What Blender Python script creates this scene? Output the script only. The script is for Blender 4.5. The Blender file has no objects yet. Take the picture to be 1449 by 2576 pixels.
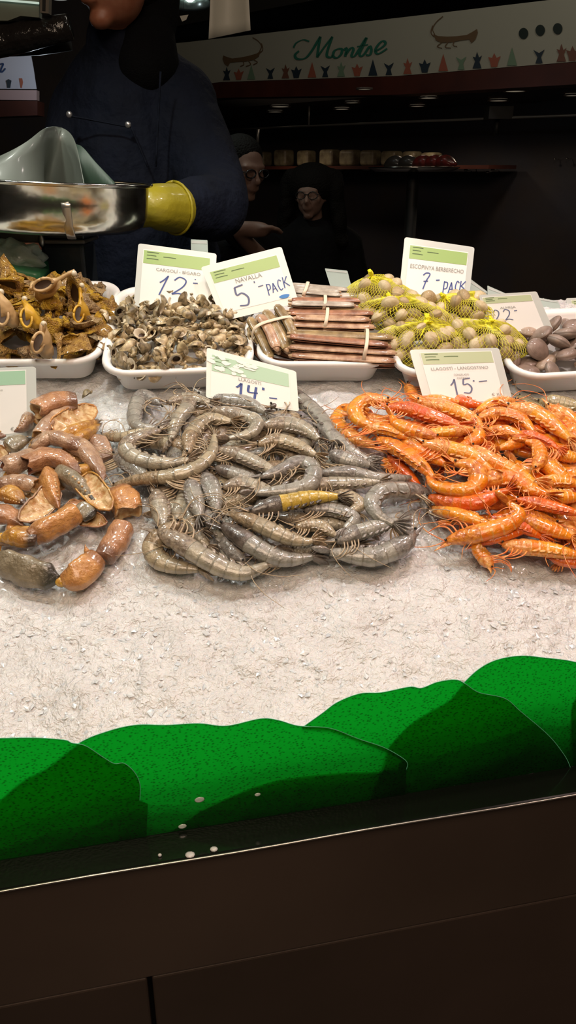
import bpy, math, random
import numpy as np
from math import sin, cos, pi, radians
from mathutils import Vector, Matrix, Euler
random.seed(7); RNG = np.random.default_rng(11)
COL = bpy.context.scene.collection
# ---------------------------------------------------------------- camera geometry
F, CX, CY = 2000.0, 724.5, 1288.0
PITCH = radians(23.2)
CAM = np.array([0., 0., 1.6])
FW = np.array([0, cos(PITCH), -sin(PITCH)]); UP = np.array([0, sin(PITCH), cos(PITCH)])
def ray(px, py): return np.array([(px-CX)/F, 0, 0]) + UP*(-(py-CY)/F) + FW
def atY(px, py, Y):
    d = ray(px, py); return CAM + d*(Y/d[1])
def atZ(px, py, z):
    d = ray(px, py); return CAM + d*((z-CAM[2])/d[2])
def onplane(px, py, p0, n):
    d = ray(px, py); n = np.asarray(n, float)
    return CAM + d*(np.dot(np.asarray(p0)-CAM, n)/np.dot(d, n))
# sloping ice surface frame
TH = radians(20.0)
SO = np.array([0, 0.88, 1.19]); EX = np.array([1., 0, 0]); EY = np.array([0, cos(TH), sin(TH)]); EN = np.array([0, -sin(TH), cos(TH)])
def S(u, v, h=0.): return SO + EX*u + EY*v + EN*h
def uvh(p):
    q = np.asarray(p)-SO; return q[0], float(np.dot(q, EY)), float(np.dot(q, EN))
def pix(px, py, h=0.):
    p = onplane(px, py, SO+EN*h, EN); u, v, _ = uvh(p); return u, v
# ---------------------------------------------------------------- materials
def mat(name, col, rough=.5, metal=0., spec=.5, coat=0., emit=None, estr=1., noise=None, bump=None, alpha=None, sss=0.):
    """noise=(scale, colour2, lo, hi); bump=(scale, strength, distance)"""
    m = bpy.data.materials.new(name); m.use_nodes = True
    nt = m.node_tree; b = nt.nodes['Principled BSDF']
    b.inputs['Base Color'].default_value = (*col, 1); b.inputs['Roughness'].default_value = rough
    b.inputs['Metallic'].default_value = metal; b.inputs['Specular IOR Level'].default_value = spec
    b.inputs['Coat Weight'].default_value = coat; b.inputs['Coat Roughness'].default_value = .12
    if sss:
        b.inputs['Subsurface Weight'].default_value = sss; b.inputs['Subsurface Radius'].default_value = (1, .6, .4)
        b.inputs['Subsurface Scale'].default_value = .004
    if emit:
        b.inputs['Emission Color'].default_value = (*emit, 1); b.inputs['Emission Strength'].default_value = estr
    if alpha is not None: b.inputs['Alpha'].default_value = alpha
    tc = nt.nodes.new('ShaderNodeTexCoord')
    if noise:
        n = nt.nodes.new('ShaderNodeTexNoise'); n.inputs['Scale'].default_value = noise[0]; n.inputs['Detail'].default_value = 5
        r = nt.nodes.new('ShaderNodeValToRGB'); r.color_ramp.elements[0].position = noise[2]; r.color_ramp.elements[1].position = noise[3]
        r.color_ramp.elements[0].color = (*col, 1); r.color_ramp.elements[1].color = (*noise[1], 1)
        nt.links.new(tc.outputs['Object'], n.inputs['Vector']); nt.links.new(n.outputs['Fac'], r.inputs['Fac'])
        nt.links.new(r.outputs['Color'], b.inputs['Base Color'])
    if bump:
        n = nt.nodes.new('ShaderNodeTexNoise'); n.inputs['Scale'].default_value = bump[0]; n.inputs['Detail'].default_value = 4
        k = nt.nodes.new('ShaderNodeBump'); k.inputs['Strength'].default_value = bump[1]; k.inputs['Distance'].default_value = bump[2]
        nt.links.new(tc.outputs['Object'], n.inputs['Vector']); nt.links.new(n.outputs['Fac'], k.inputs['Height'])
        nt.links.new(k.outputs['Normal'], b.inputs['Normal'])
    return m
def band_mat(name, c1, c2, edge, nseg, rough=.2, coat=.6, tip=None, mottle=60., sss=.25, tipfrom=.9, bump=.5):
    """shell material: mottled c1/c2, thin 'edge' coloured ring at each of nseg segments along UV.x, optional tip colour"""
    m = mat(name, c1, rough=rough, coat=coat, noise=(mottle, c2, .38, .62), bump=(260, bump, .002), sss=sss)
    nt = m.node_tree; b = nt.nodes['Principled BSDF']; src = b.inputs['Base Color'].links[0].from_socket
    uv = nt.nodes.new('ShaderNodeUVMap'); sp = nt.nodes.new('ShaderNodeSeparateXYZ'); nt.links.new(uv.outputs[0], sp.inputs[0])
    last = src
    if nseg:
        mu = nt.nodes.new('ShaderNodeMath'); mu.operation = 'MULTIPLY'; mu.inputs[1].default_value = nseg; nt.links.new(sp.outputs[0], mu.inputs[0])
        fr = nt.nodes.new('ShaderNodeMath'); fr.operation = 'FRACT'; nt.links.new(mu.outputs[0], fr.inputs[0])
        r = nt.nodes.new('ShaderNodeValToRGB'); e = r.color_ramp.elements
        e[0].position = .0; e[0].color = (.85, .85, .85, 1); e[1].position = .1; e[1].color = (0, 0, 0, 1)
        x = e.new(.86); x.color = (0, 0, 0, 1); x = e.new(1.); x.color = (.7, .7, .7, 1)
        nt.links.new(fr.outputs[0], r.inputs['Fac'])
        mx = nt.nodes.new('ShaderNodeMixRGB'); mx.inputs[2].default_value = (*edge, 1)
        nt.links.new(r.outputs['Color'], mx.inputs[0]); nt.links.new(last, mx.inputs[1]); last = mx.outputs[0]
    if tip:
        r = nt.nodes.new('ShaderNodeValToRGB'); r.color_ramp.elements[0].position = tipfrom; r.color_ramp.elements[1].position = min(1, tipfrom+.15)
        nt.links.new(sp.outputs[0], r.inputs['Fac'])
        mx = nt.nodes.new('ShaderNodeMixRGB'); mx.inputs[2].default_value = (*tip, 1)
        nt.links.new(r.outputs['Color'], mx.inputs[0]); nt.links.new(last, mx.inputs[1]); last = mx.outputs[0]
    nt.links.new(last, b.inputs['Base Color'])
    return m
# ---------------------------------------------------------------- meshes
def mk(name, V, Fc, m=None, parent=None, smooth=True, uv=None, loc=None, mats=None, midx=None):
    me = bpy.data.meshes.new(name)
    V = np.asarray(V, float)
    if loc is not None: V = V - np.asarray(loc)
    me.from_pydata([tuple(v) for v in V], [], [tuple(int(i) for i in f) for f in Fc])
    if uv is not None:
        l = me.uv_layers.new(name='UVMap'); idx = np.empty(len(me.loops), dtype=np.int32); me.loops.foreach_get('vertex_index', idx)
        l.data.foreach_set('uv', np.asarray(uv, np.float32)[idx].ravel())
    for x in (mats or ([m] if m else [])): me.materials.append(x)
    if midx is not None: me.polygons.foreach_set('material_index', np.asarray(midx, np.int32))
    if smooth: me.polygons.foreach_set('use_smooth', [True]*len(me.polygons))
    me.update()
    o = bpy.data.objects.new(name, me); COL.objects.link(o)
    if loc is not None: o.location = loc
    if parent:
        o.parent = parent
        if loc is None and parent.type == 'EMPTY' and parent.get('_w'):   # world-coordinate parts under an offset empty
            o.location = -Vector(parent.location)
        elif loc is not None: o.location = Vector(loc)-Vector(parent.location)
    return o
def empty(name, loc, label, cat, group=None):
    o = bpy.data.objects.new(name, None); COL.objects.link(o); o.location = loc; o['_w'] = 1
    o.empty_display_size = .02
    return tag(o, label, cat, group)
def tag(o, label, cat, group=None, kind=None):
    if label: o['label'] = label
    if cat: o['category'] = cat
    if group: o['group'] = group
    if kind: o['kind'] = kind
    return o
def struct(o): o['kind'] = 'structure'; return o
class G:
    """geometry bag"""
    def __init__(s): s.V = []; s.F = []; s.U = []; s.M = []; s.n = 0
    def add(s, V, Fc, U=None, mi=0):
        V = np.asarray(V, float); s.V.append(V); s.F += [tuple(i+s.n for i in f) for f in Fc]; s.M += [mi]*len(Fc)
        s.U.append(np.zeros((len(V), 2)) if U is None else np.asarray(U)); s.n += len(V); return s
    def obj(s, name, m=None, parent=None, **k):
        return mk(name, np.vstack(s.V), s.F, m, parent, uv=np.vstack(s.U), midx=s.M if k.get('mats') else None, **k)
def catmull(P, n):
    P = np.asarray(P, float)
    if len(P) == 2: return P[0] + (P[1]-P[0])*np.linspace(0, 1, n)[:, None]
    Q = np.vstack([2*P[0]-P[1], P, 2*P[-1]-P[-2]]); out = []
    for i in range(1, len(Q)-2):
        for t in np.linspace(0, 1, 12, endpoint=False):
            a, b, c, d = Q[i-1], Q[i], Q[i+1], Q[i+2]
            out.append(.5*((2*b)+(-a+c)*t+(2*a-5*b+4*c-d)*t*t+(-a+3*b-3*c+d)*t**3))
    out.append(P[-1]); out = np.array(out)
    s = np.r_[0, np.cumsum(np.linalg.norm(np.diff(out, axis=0), axis=1))]
    q = np.linspace(0, s[-1], n); return np.stack([np.interp(q, s, out[:, k]) for k in range(out.shape[1])], 1)
def nrm(a): a = np.asarray(a, float); return a/(np.linalg.norm(a, axis=-1, keepdims=True)+1e-12)
def tangents(P):
    T = np.gradient(P, axis=0); return nrm(T)
def sweep(P, A, ra, rb, k=12, cap=True, sup=2.0, u0=0., u1=1.):
    """tube round P; A = side direction (n,3) for radius ra; other radius rb"""
    P = np.asarray(P); n = len(P); T = tangents(P)
    A = np.broadcast_to(np.asarray(A, float), P.shape); A = nrm(A - T*np.sum(A*T, 1, keepdims=True)); B = np.cross(T, A)
    ra = np.broadcast_to(ra, n); rb = np.broadcast_to(rb, n)
    th = np.linspace(0, 2*pi, k, endpoint=False); c, s_ = np.cos(th), np.sin(th)
    if sup != 2: c = np.sign(c)*abs(c)**(2/sup); s_ = np.sign(s_)*abs(s_)**(2/sup)
    V = P[:, None, :] + A[:, None, :]*(ra[:, None]*c)[:, :, None] + B[:, None, :]*(rb[:, None]*s_)[:, :, None]
    V = V.reshape(-1, 3); Fc = [(i*k+j, i*k+(j+1) % k, (i+1)*k+(j+1) % k, (i+1)*k+j) for i in range(n-1) for j in range(k)]
    U = np.stack([np.repeat(np.linspace(u0, u1, n), k), np.tile(np.abs(np.linspace(-1, 1, k)), n)], 1)
    if cap: Fc += [tuple(range(k))[::-1], tuple((n-1)*k+j for j in range(k))]
    return V, Fc, U
def tube(P, r, k=6, n=None):
    P = catmull(P, n) if n else np.asarray(P, float)
    T = tangents(P); ref = np.array([.31, .2, .93]) if abs(T[0][2]) < .9 else np.array([1., .1, 0])
    return sweep(P, ref, r, r, k)
def box(c, s, R=None):
    c = np.asarray(c, float); s = np.asarray(s, float)/2
    V = np.array([[x, y, z] for x in (-1, 1) for y in (-1, 1) for z in (-1, 1)])*s
    if R is not None: V = V @ np.asarray(R).T
    return V+c, [(0, 1, 3, 2), (4, 6, 7, 5), (0, 4, 5, 1), (2, 3, 7, 6), (0, 2, 6, 4), (1, 5, 7, 3)]
def lathe(prof, k=48, c=(0, 0, 0), axis=None):
    prof = np.asarray(prof, float); th = np.linspace(0, 2*pi, k, endpoint=False)
    V = np.stack([prof[:, 0][:, None]*np.cos(th), prof[:, 0][:, None]*np.sin(th), np.repeat(prof[:, 1][:, None], k, 1)], 2).reshape(-1, 3)
    Fc = [(i*k+j, i*k+(j+1) % k, (i+1)*k+(j+1) % k, (i+1)*k+j) for i in range(len(prof)-1) for j in range(k)]
    if axis is not None: V = V @ np.asarray(axis).T
    return V+np.asarray(c), Fc
def ellipsoid(c, r, n=10, k=16, R=None):
    a = np.linspace(0, pi, n+1)[1:-1]; th = np.linspace(0, 2*pi, k, endpoint=False)
    V = np.stack([np.outer(np.sin(a), np.cos(th)), np.outer(np.sin(a), np.sin(th)), np.outer(np.cos(a), np.ones(k))], 2).reshape(-1, 3)
    V = np.vstack([V, [[0, 0, 1], [0, 0, -1]]])*np.asarray(r)
    if R is not None: V = V @ np.asarray(R).T
    m = n-1
    Fc = [(i*k+j, (i+1)*k+j, (i+1)*k+(j+1) % k, i*k+(j+1) % k) for i in range(m-1) for j in range(k)]
    Fc += [(m*k, j, (j+1) % k) for j in range(k)] + [(m*k+1, (m-1)*k+(j+1) % k, (m-1)*k+j) for j in range(k)]
    return V+np.asarray(c), Fc
def solid_poly(P, off):
    """extruded planar polygon (points in order), off = thickness vector"""
    P = np.asarray(P, float); n = len(P); V = np.vstack([P, P+off])
    return V, [tuple(range(n)), tuple(range(2*n-1, n-1, -1))]+[(i, i+n, (i+1) % n+n, (i+1) % n) for i in range(n)]
def rotm(ax, a): return np.array(Matrix.Rotation(a, 3, Vector(ax)))
def vnoise(x, y, seed):
    g = np.random.default_rng(seed).random((64, 64)); xi = np.floor(x).astype(int); yi = np.floor(y).astype(int)
    fx = x-xi; fy = y-yi; fx = fx*fx*(3-2*fx); fy = fy*fy*(3-2*fy); q = lambda a, b: g[a % 64, b % 64]
    return (q(xi, yi)*(1-fx)+q(xi+1, yi)*fx)*(1-fy)+(q(xi, yi+1)*(1-fx)+q(xi+1, yi+1)*fx)*fy
def ice_h(u, v):
    u = np.asarray(u, float); v = np.asarray(v, float)
    return .012*(vnoise(u*9+40, v*9+40, 1)-.5)+.007*(vnoise(u*28+90, v*28+90, 2)-.5)
# ---------------------------------------------------------------- heaps
def sdist(u, v, poly):
    """signed distance inside polygon (+ inside)"""
    a = poly; b = np.roll(poly, -1, 0); p = np.array([u, v]); e = b-a; w = p-a
    t = np.clip(np.sum(w*e, 1)/np.sum(e*e, 1), 0, 1); d = np.min(np.linalg.norm(w-e*t[:, None], axis=1))
    c = ((a[:, 1] > v) != (b[:, 1] > v)) & (u < (b[:, 0]-a[:, 0])*(v-a[:, 1])/(b[:, 1]-a[:, 1]+1e-12)+a[:, 0])
    return d if c.sum() % 2 else -d
class Heap:
    def __init__(s, pxpoly, hmax, edge, base=0.): s.poly = np.array([pix(x, y, .01+base) for x, y in pxpoly]); s.h = hmax; s.e = edge; s.b = base
    def H(s, u, v):
        d = sdist(u, v, s.poly)/s.e
        if d <= 0: return s.b
        d = min(d, 1); return s.b + s.h*math.sqrt(max(0, 1-(1-d)**2))
    def hit(s, px, py, lift=0.):
        u, v = pix(px, py, s.b+lift); lo, hi = 0., s.b+s.h+lift+.001
        for _ in range(18):
            m = (lo+hi)/2; u, v = pix(px, py, m)
            if s.H(u, v)+lift > m: lo = m
            else: hi = m
        return S(u, v, (lo+hi)/2)
    def sample(s, n, gap, margin=0.):
        lo, hi = s.poly.min(0), s.poly.max(0); out = []; k = 0
        while len(out) < n and k < n*60:
            k += 1; p = lo+(hi-lo)*np.array([random.random(), random.random()])
            if sdist(p[0], p[1], s.poly) > margin and all((p[0]-q[0])**2+(p[1]-q[1])**2 > gap*gap for q in out): out.append(p)
        return out
# ---------------------------------------------------------------- text
_tc = {}
def text_geo(txt):
    if txt in _tc: return _tc[txt]
    cu = bpy.data.curves.new('t', 'FONT'); cu.body = txt; cu.align_x = 'CENTER'; cu.resolution_u = 3
    o = bpy.data.objects.new('t', cu); COL.objects.link(o); dg = bpy.context.evaluated_depsgraph_get(); dg.update()
    me = o.evaluated_get(dg).to_mesh(); V = np.array([v.co[:2] for v in me.vertices]); Fc = [tuple(p.vertices) for p in me.polygons]
    o.evaluated_get(dg).to_mesh_clear(); bpy.data.objects.remove(o); bpy.data.curves.remove(cu)
    V[:, 0] -= (V[:, 0].min()+V[:, 0].max())/2
    _tc[txt] = (V, Fc); return V, Fc
def ribbon(pl, w, n=None, wf=None):
    P = catmull(pl, n or max(4, len(pl)*6)); T = tangents(P); N = np.stack([-T[:, 1], T[:, 0]], 1)
    ww = np.full(len(P), w) if wf is None else w*wf(T)
    V = np.vstack([P-N*ww[:, None]/2, P+N*ww[:, None]/2]); m = len(P)
    return V, [(i, i+1, i+1+m, i+m) for i in range(m-1)]
DIG = {'1': [[(.05, .62), (.3, .78), (.5, 1)], [(.5, 1), (.47, .5), (.45, 0)]],
 '2': [[(.1, .8), (.35, 1), (.7, .85), (.6, .5), (.1, .05)], [(.1, .05), (.45, .12), (.85, .02)]],
 '3': [[(.1, .9), (.45, 1), (.7, .8), (.35, .55), (.7, .35), (.45, .02), (.05, .1)]],
 '4': [[(.15, 1), (.1, .55), (.25, .45), (.85, .5)], [(.72, .95), (.66, .5), (.6, 0)]],
 '5': [[(.8, 1), (.25, .95)], [(.25, .95), (.2, .58), (.55, .62), (.8, .35), (.6, .02), (.1, .05)]],
 '7': [[(.1, .85), (.35, 1), (.75, .95), (.5, .5), (.35, 0)], [(.25, .48), (.7, .52)]],
 "'": [[(.4, 1), (.38, .78)]], '-': [[(.05, .5), (.9, .55)]],
 'P': [[(.25, 1), (.15, 0)], [(.2, .95), (.7, .9), (.65, .55), (.2, .45)]], 'A': [[(0, 0), (.4, 1)], [(.4, 1), (.75, 0)], [(.15, .35), (.65, .4)]],
 'C': [[(.8, .85), (.4, 1), (.1, .5), (.35, .02), (.8, .15)]], 'K': [[(.2, 1), (.1, 0)], [(.85, 1), (.2, .45)], [(.3, .52), (.95, .1)]]}
# ================================================================= materials
M = {}
M['steel_dark'] = mat('brushed_dark_steel', (.085, .06, .047), rough=.42, metal=.55, noise=(3, (.12, .085, .066), .35, .7), bump=(150, .05, .001))
M['ledge'] = mat('wet_black_ledge', (.006, .008, .006), rough=.12, coat=.6)
M['steel'] = mat('polished_steel', (.72, .7, .64), rough=.16, metal=1.)
M['steel_rim'] = mat('steel_rim', (.5, .47, .42), rough=.3, metal=.9)
M['plastic'] = mat('white_tray_plastic', (.82, .8, .77), rough=.38, sss=.2)
M['ice'] = mat('crushed_ice', (.70, .695, .69), rough=.24, spec=.6, noise=(22, (.62, .61, .60), .35, .7), bump=(420, .55, .004), sss=.3)
nt = M['ice'].node_tree; bb = nt.nodes['Principled BSDF']; oldn = bb.inputs['Normal'].links[0].from_node; oldn.inputs['Strength'].default_value = .25
tc_ = nt.nodes.new('ShaderNodeTexCoord'); prev = oldn
for sc__, st_, dd_ in ((95, .5, .0035), (230, .45, .0016)):
    vo = nt.nodes.new('ShaderNodeTexVoronoi'); vo.inputs['Scale'].default_value = sc__; vo.inputs['Randomness'].default_value = 1; nn_ = nt.nodes.new('ShaderNodeTexNoise'); nn_.inputs['Scale'].default_value = 60
    ad = nt.nodes.new('ShaderNodeMixRGB'); ad.inputs[0].default_value = .06; nt.links.new(tc_.outputs['Object'], ad.inputs[1]); nt.links.new(nn_.outputs['Color'], ad.inputs[2]); nt.links.new(tc_.outputs['Object'], nn_.inputs['Vector'])
    nt.links.new(ad.outputs[0], vo.inputs['Vector']); bm_ = nt.nodes.new('ShaderNodeBump'); bm_.inputs['Strength'].default_value = st_; bm_.inputs['Distance'].default_value = dd_
    nt.links.new(vo.outputs['Distance'], bm_.inputs['Height']); nt.links.new(prev.outputs['Normal'], bm_.inputs['Normal']); prev = bm_
nt.links.new(prev.outputs['Normal'], bb.inputs['Normal'])
M['shard'] = mat('ice_shard', (.70, .695, .69), rough=.25, spec=.6, coat=.3, sss=.5)
M['black'] = mat('matte_black', (.006, .006, .006), rough=.6)
M['eye'] = mat('prawn_eye', (.004, .004, .004), rough=.1, coat=1)

# ================================================================= counter
P0 = np.array([-.2447, .495, 1.04]); FE = nrm(np.array([.5277, .1141, 0])); FN = np.array([-FE[1], FE[0], 0])  # FN points into the stall
def fr(a, b, z): return P0+FE*a+FN*b+np.array([0, 0, z-P0[2]])      # along front, into stall, height
counter = empty('market_counter', fr(.27, 0, 0), 'dark steel fish counter with a long brown front panel under the ice', 'counter')
def frbox(name, a0, a1, b0, b1, z0, z1, m, parent=counter, bev=.002):
    V = [fr(a, b, z) for a in (a0, a1) for b in (b0, b1) for z in (z0, z1)]
    o = mk(name, V, [(0, 1, 3, 2), (4, 6, 7, 5), (0, 4, 5, 1), (2, 3, 7, 6), (0, 2, 6, 4), (1, 5, 7, 3)], m, parent, smooth=False)
    if bev: x = o.modifiers.new('b', 'BEVEL'); x.width = bev; x.segments = 2
    return o
frbox('fascia_panel', -.9, 1.6, .0, .02, .8965, 1.036, M['steel_dark'])
frbox('counter_ledge', -.9, 1.6, -.003, .052, 1.0365, 1.041, M['ledge'])
g = G(); g.add(*tube([fr(a, -.004, 1.0405+.0006*sin(a*23)) for a in np.linspace(-.9, 1.6, 60)], .0011, 8)); g.obj('edge_rim', M['steel_rim'], counter)
# lower panels: the gap is at px 380
p = atY(380, 2500, .5); d = ray(380, 2500); t = np.dot(P0-CAM, FN)/np.dot(d, FN); ag = float(np.dot(CAM+d*t-P0, FE))
M['steel_low'] = mat('dark_lower_panel', (.052, .036, .027), rough=.5, metal=.4, noise=(4, (.075, .05, .04), .3, .7))
frbox('lower_panel', -.9, ag-.0022, .001, .018, .08, .8945, M['steel_low'])
frbox('lower_panel', ag+.0022, 1.6, .001, .018, .08, .8945, M['steel_low'])
frbox('plinth', -.9, 1.6, .025, .8, 0, 1.03, M['black'], bev=0)
# ================================================================= ice bed (one uncountable mass) and loose shards
def vfront(u): return ((.495+(u+.2447)*(FE[1]/FE[0])+.049)-.88)/cos(TH)
NU, NV = 460, 330
us = np.linspace(-.62, .82, NU)
U_, W_ = np.meshgrid(us, np.linspace(0, 1, NV), indexing='ij'); V_ = vfront(U_)*(1-W_)+.60*W_
rough_ = .0042*(vnoise(U_*75+5, V_*75+60, 3)-.5)+.0028*(vnoise(U_*190, V_*190+30, 4)-.5)+.003*np.maximum(vnoise(U_*260, V_*90+30, 5)-.6, 0)
H_ = ice_h(U_, V_)+rough_-.004+.013*np.exp(-((V_-vfront(U_))/.035)**2)  # front ridge added to block light behind the foot of the leaves
X = SO+U_[..., None]*EX+V_[..., None]*EY+H_[..., None]*EN
top = X.reshape(-1, 3); n = NU*NV
Fc = [(i*NV+j, (i+1)*NV+j, (i+1)*NV+j+1, i*NV+j+1) for i in range(NU-1) for j in range(NV-1)]
ring = [i*NV for i in range(NU)]+[(NU-1)*NV+j for j in range(1, NV)]+[i*NV+NV-1 for i in range(NU-2, -1, -1)]+[j for j in range(NV-2, 0, -1)]
low = top[ring].copy(); low[:, 2] = 1.032
Fc += [(ring[k], n+k, n+(k+1) % len(ring), ring[(k+1) % len(ring)]) for k in range(len(ring))]
tag(mk('ice_bed', np.vstack([top, low]), Fc, M['ice']), 'sloping bed of white crushed ice filling the fish counter', 'ice', kind='stuff')
g = G(); oct_ = np.array([[1, 0, 0], [0, 1, 0], [-1, 0, 0], [0, -1, 0], [0, 0, 1], [0, 0, -1.]]); of = [(0, 1, 4), (1, 2, 4), (2, 3, 4), (3, 0, 4), (1, 0, 5), (2, 1, 5), (3, 2, 5), (0, 3, 5)]
for k in range(2600):
    px = random.uniform(-60, 1500); py = random.uniform(1330, 1900) if k % 5 else random.uniform(960, 1340)
    u, v = pix(px, py, 0)
    if v < vfront(u)+.002: continue
    s = random.uniform(.0012, .0042) if random.random() < .85 else random.uniform(.004, .0055)
    R = np.array(Euler((random.gauss(0, .16), random.gauss(0, .16), random.uniform(0, 6.3))).to_matrix())
    Q = (oct_*np.array([1, random.uniform(.3, .9), random.uniform(.06, .16)])*(.7+.6*np.random.default_rng(k).random((6, 1)))*s) @ R.T
    h = float(ice_h(u, v))-.0042+s*.1
    g.add(S(u, v, h)+Q[:, :1]*EX+Q[:, 1:2]*EY+Q[:, 2:3]*EN, of)
o = mk('crushed_ice', np.vstack(g.V), g.F, M['shard'], smooth=False); tag(o, 'loose glassy shards of crushed ice scattered over the ice bed', 'ice', kind='stuff')

# ================================================================= green leaf guards
def leaf_mat(name, col):
    m = bpy.data.materials.new(name); m.use_nodes = True; nt = m.node_tree; nt.nodes.clear(); N = nt.nodes.new; L = nt.links.new
    out = N('ShaderNodeOutputMaterial'); tr = N('ShaderNodeBsdfTranslucent'); gl = N('ShaderNodeBsdfGlossy'); df = N('ShaderNodeBsdfDiffuse')
    tc = N('ShaderNodeTexCoord'); mp = N('ShaderNodeMapping'); mp.inputs['Scale'].default_value = (1, 1, 1.6)
    vo = N('ShaderNodeTexVoronoi'); vo.inputs['Scale'].default_value = 290; r = N('ShaderNodeValToRGB')
    r.color_ramp.elements[0].position = .18; r.color_ramp.elements[0].color = (col[0], col[1]*.42, col[2]*.4, 1)
    r.color_ramp.elements[1].position = .42; r.color_ramp.elements[1].color = (*col, 1)
    L(tc.outputs['Object'], mp.inputs[0]); L(mp.outputs[0], vo.inputs['Vector']); L(vo.outputs['Distance'], r.inputs['Fac']); L(r.outputs['Color'], tr.inputs[0])
    df.inputs[0].default_value = (.012, .03, .016, 1); gl.inputs['Roughness'].default_value = .35; gl.inputs[0].default_value = (.5, .6, .5, 1)
    a = N('ShaderNodeMixShader'); a.inputs[0].default_value = .12; L(tr.outputs[0], a.inputs[1]); L(df.outputs[0], a.inputs[2])
    b = N('ShaderNodeMixShader'); b.inputs[0].default_value = .03; L(a.outputs[0], b.inputs[1]); L(gl.outputs[0], b.inputs[2])
    bp = N('ShaderNodeBump'); bp.inputs['Strength'].default_value = .35; bp.inputs['Distance'].default_value = .001; L(vo.outputs['Distance'], bp.inputs['Height'])
    L(bp.outputs[0], gl.inputs['Normal'])
    L(b.outputs[0], out.inputs[0]); return m
M['leaf'] = leaf_mat('translucent_green_sheet', (.002, .41, .02))
M['leaf_rim'] = mat('leaf_cut_edge', (.12, .55, .3), rough=.3)
def leaf(pxs, off, label, ntop):
    g = G(); pts = []
    for x, y in pxs:
        d = ray(x, y); q = P0+FN*off; t = np.dot(q-CAM, FN)/np.dot(d, FN); p = CAM+d*t; p[2] = max(p[2], 1.0415); pts.append(p)
    topn = catmull(np.array(pts[:ntop]), ntop*10)
    low = np.array(pts[ntop-1:]+[pts[0]]); loop = np.vstack([topn, low[1:-1]])
    o0 = np.array([fr(0, 0, 0)])
    e = empty('leaf_guard', loop.mean(0)*[1, 1, 0]+[0, 0, 1.041], label, 'decorative leaf', 'green plastic leaves along the counter edge')
    o = mk('leaf_sheet', loop, [tuple(range(len(loop)))], M['leaf'], e, smooth=False)
    V, Fc, U = tube(topn, .0004, 5); mk('sheet_edge', V, Fc, M['leaf_rim'], e)
leaf([(-260, 1850), (-100, 1857), (0, 1857), (60, 1856), (110, 1857), (165, 1862), (180, 1869), (215, 1876), (260, 1905), (288, 1921), (312, 1920), (338, 1942), (352, 1972), (352, 2015), (372, 2022), (372, 2140), (-260, 2240)], .0300,
     'leftmost green plastic leaf, dark at its right where it overlaps the next leaf', 14)
leaf([(0, 2012), (60, 1962), (120, 1930), (200, 1869), (270, 1840), (340, 1824), (420, 1824), (500, 1820), (570, 1826), (655, 1808), (700, 1812), (750, 1826), (830, 1832), (900, 1858), (965, 1880), (1010, 1905), (1025, 1920), (1022, 1937),
      (1010, 2140), (-60, 2230), (-60, 2060)], .0309, 'long bright green plastic leaf with wavy top and tip under the grey prawns', 18)
leaf([(758, 1832), (810, 1795), (850, 1766), (905, 1745), (960, 1742), (1030, 1728), (1060, 1731), (1100, 1716), (1145, 1710), (1170, 1720), (1205, 1742), (1270, 1757), (1310, 1790), (1380, 1850), (1420, 1900), (1432, 1945), (1420, 2010),
      (1400, 2090), (380, 2180), (420, 2090), (500, 2035), (570, 2002), (640, 1974), (700, 1957), (770, 1947), (870, 1938), (1000, 1936), (1008, 1912), (972, 1889), (900, 1863), (830, 1837)], .0318,
     'green plastic leaf right of the long bright leaf, its lower right half dark', 17)
leaf([(970, 1890), (985, 1868), (1030, 1822), (1075, 1792), (1130, 1760), (1163, 1722), (1205, 1683), (1250, 1660), (1310, 1650), (1370, 1655), (1449, 1666), (1560, 1700), (1640, 1780), (1660, 2060), (900, 2150), (930, 2000)], .0327,
     'tallest green plastic leaf at the right end of the ice', 13)
leaf([(1432, 1960), (1436, 1800), (1445, 1760), (1480, 1720), (1560, 1690), (1700, 1700), (1760, 2040), (1440, 2100)], .0336, 'dark sliver of green plastic leaf at the far right edge', 6)
# water drops, and pale blobs put in for glints on the ledge
M['water'] = mat('water_bead', (.55, .62, .56), rough=.08, coat=1, spec=.9)
for k, (x, y, w, lab) in enumerate([(502, 2012, 13, 'largest pale water drop on the long green leaf'), (459, 2079, 11, 'pale water drop low on the long green leaf near the ledge'), (648, 1999, 8, 'small pale water drop to the right on the long green leaf')]):
    d = ray(x, y); q = P0+FN*.0300; t = np.dot(q-CAM, FN)/np.dot(d, FN); c = CAM+d*t; r = w*t/2000
    V, Fc = ellipsoid((0, 0, 0), (r, r*.7, .0008), 6, 12); R = np.stack([FE, [0, 0, 1.], -FN], 1)
    tag(mk('water_drop', V @ R.T + c, Fc, M['water'], loc=c), lab, 'water drop', 'water drops on the green leaf')
for x, y, w, lab in [(478, 2150, 15, 'long melting ice crumb lying on the dark ledge'), (538, 2136, 12, 'ice crumb on the dark ledge right of the long one'), (402, 2151, 6, 'tiny ice crumb on the dark ledge at the left')]:
    c = atZ(x, y, 1.0425); r = w*.62/2000
    V, Fc = ellipsoid((0, 0, 0), (r, r*.8, .0016), 5, 9); tag(mk('ice_crumb', V+c, Fc, M['shard'], loc=c), lab, 'ice', 'ice crumbs on the ledge')

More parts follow.
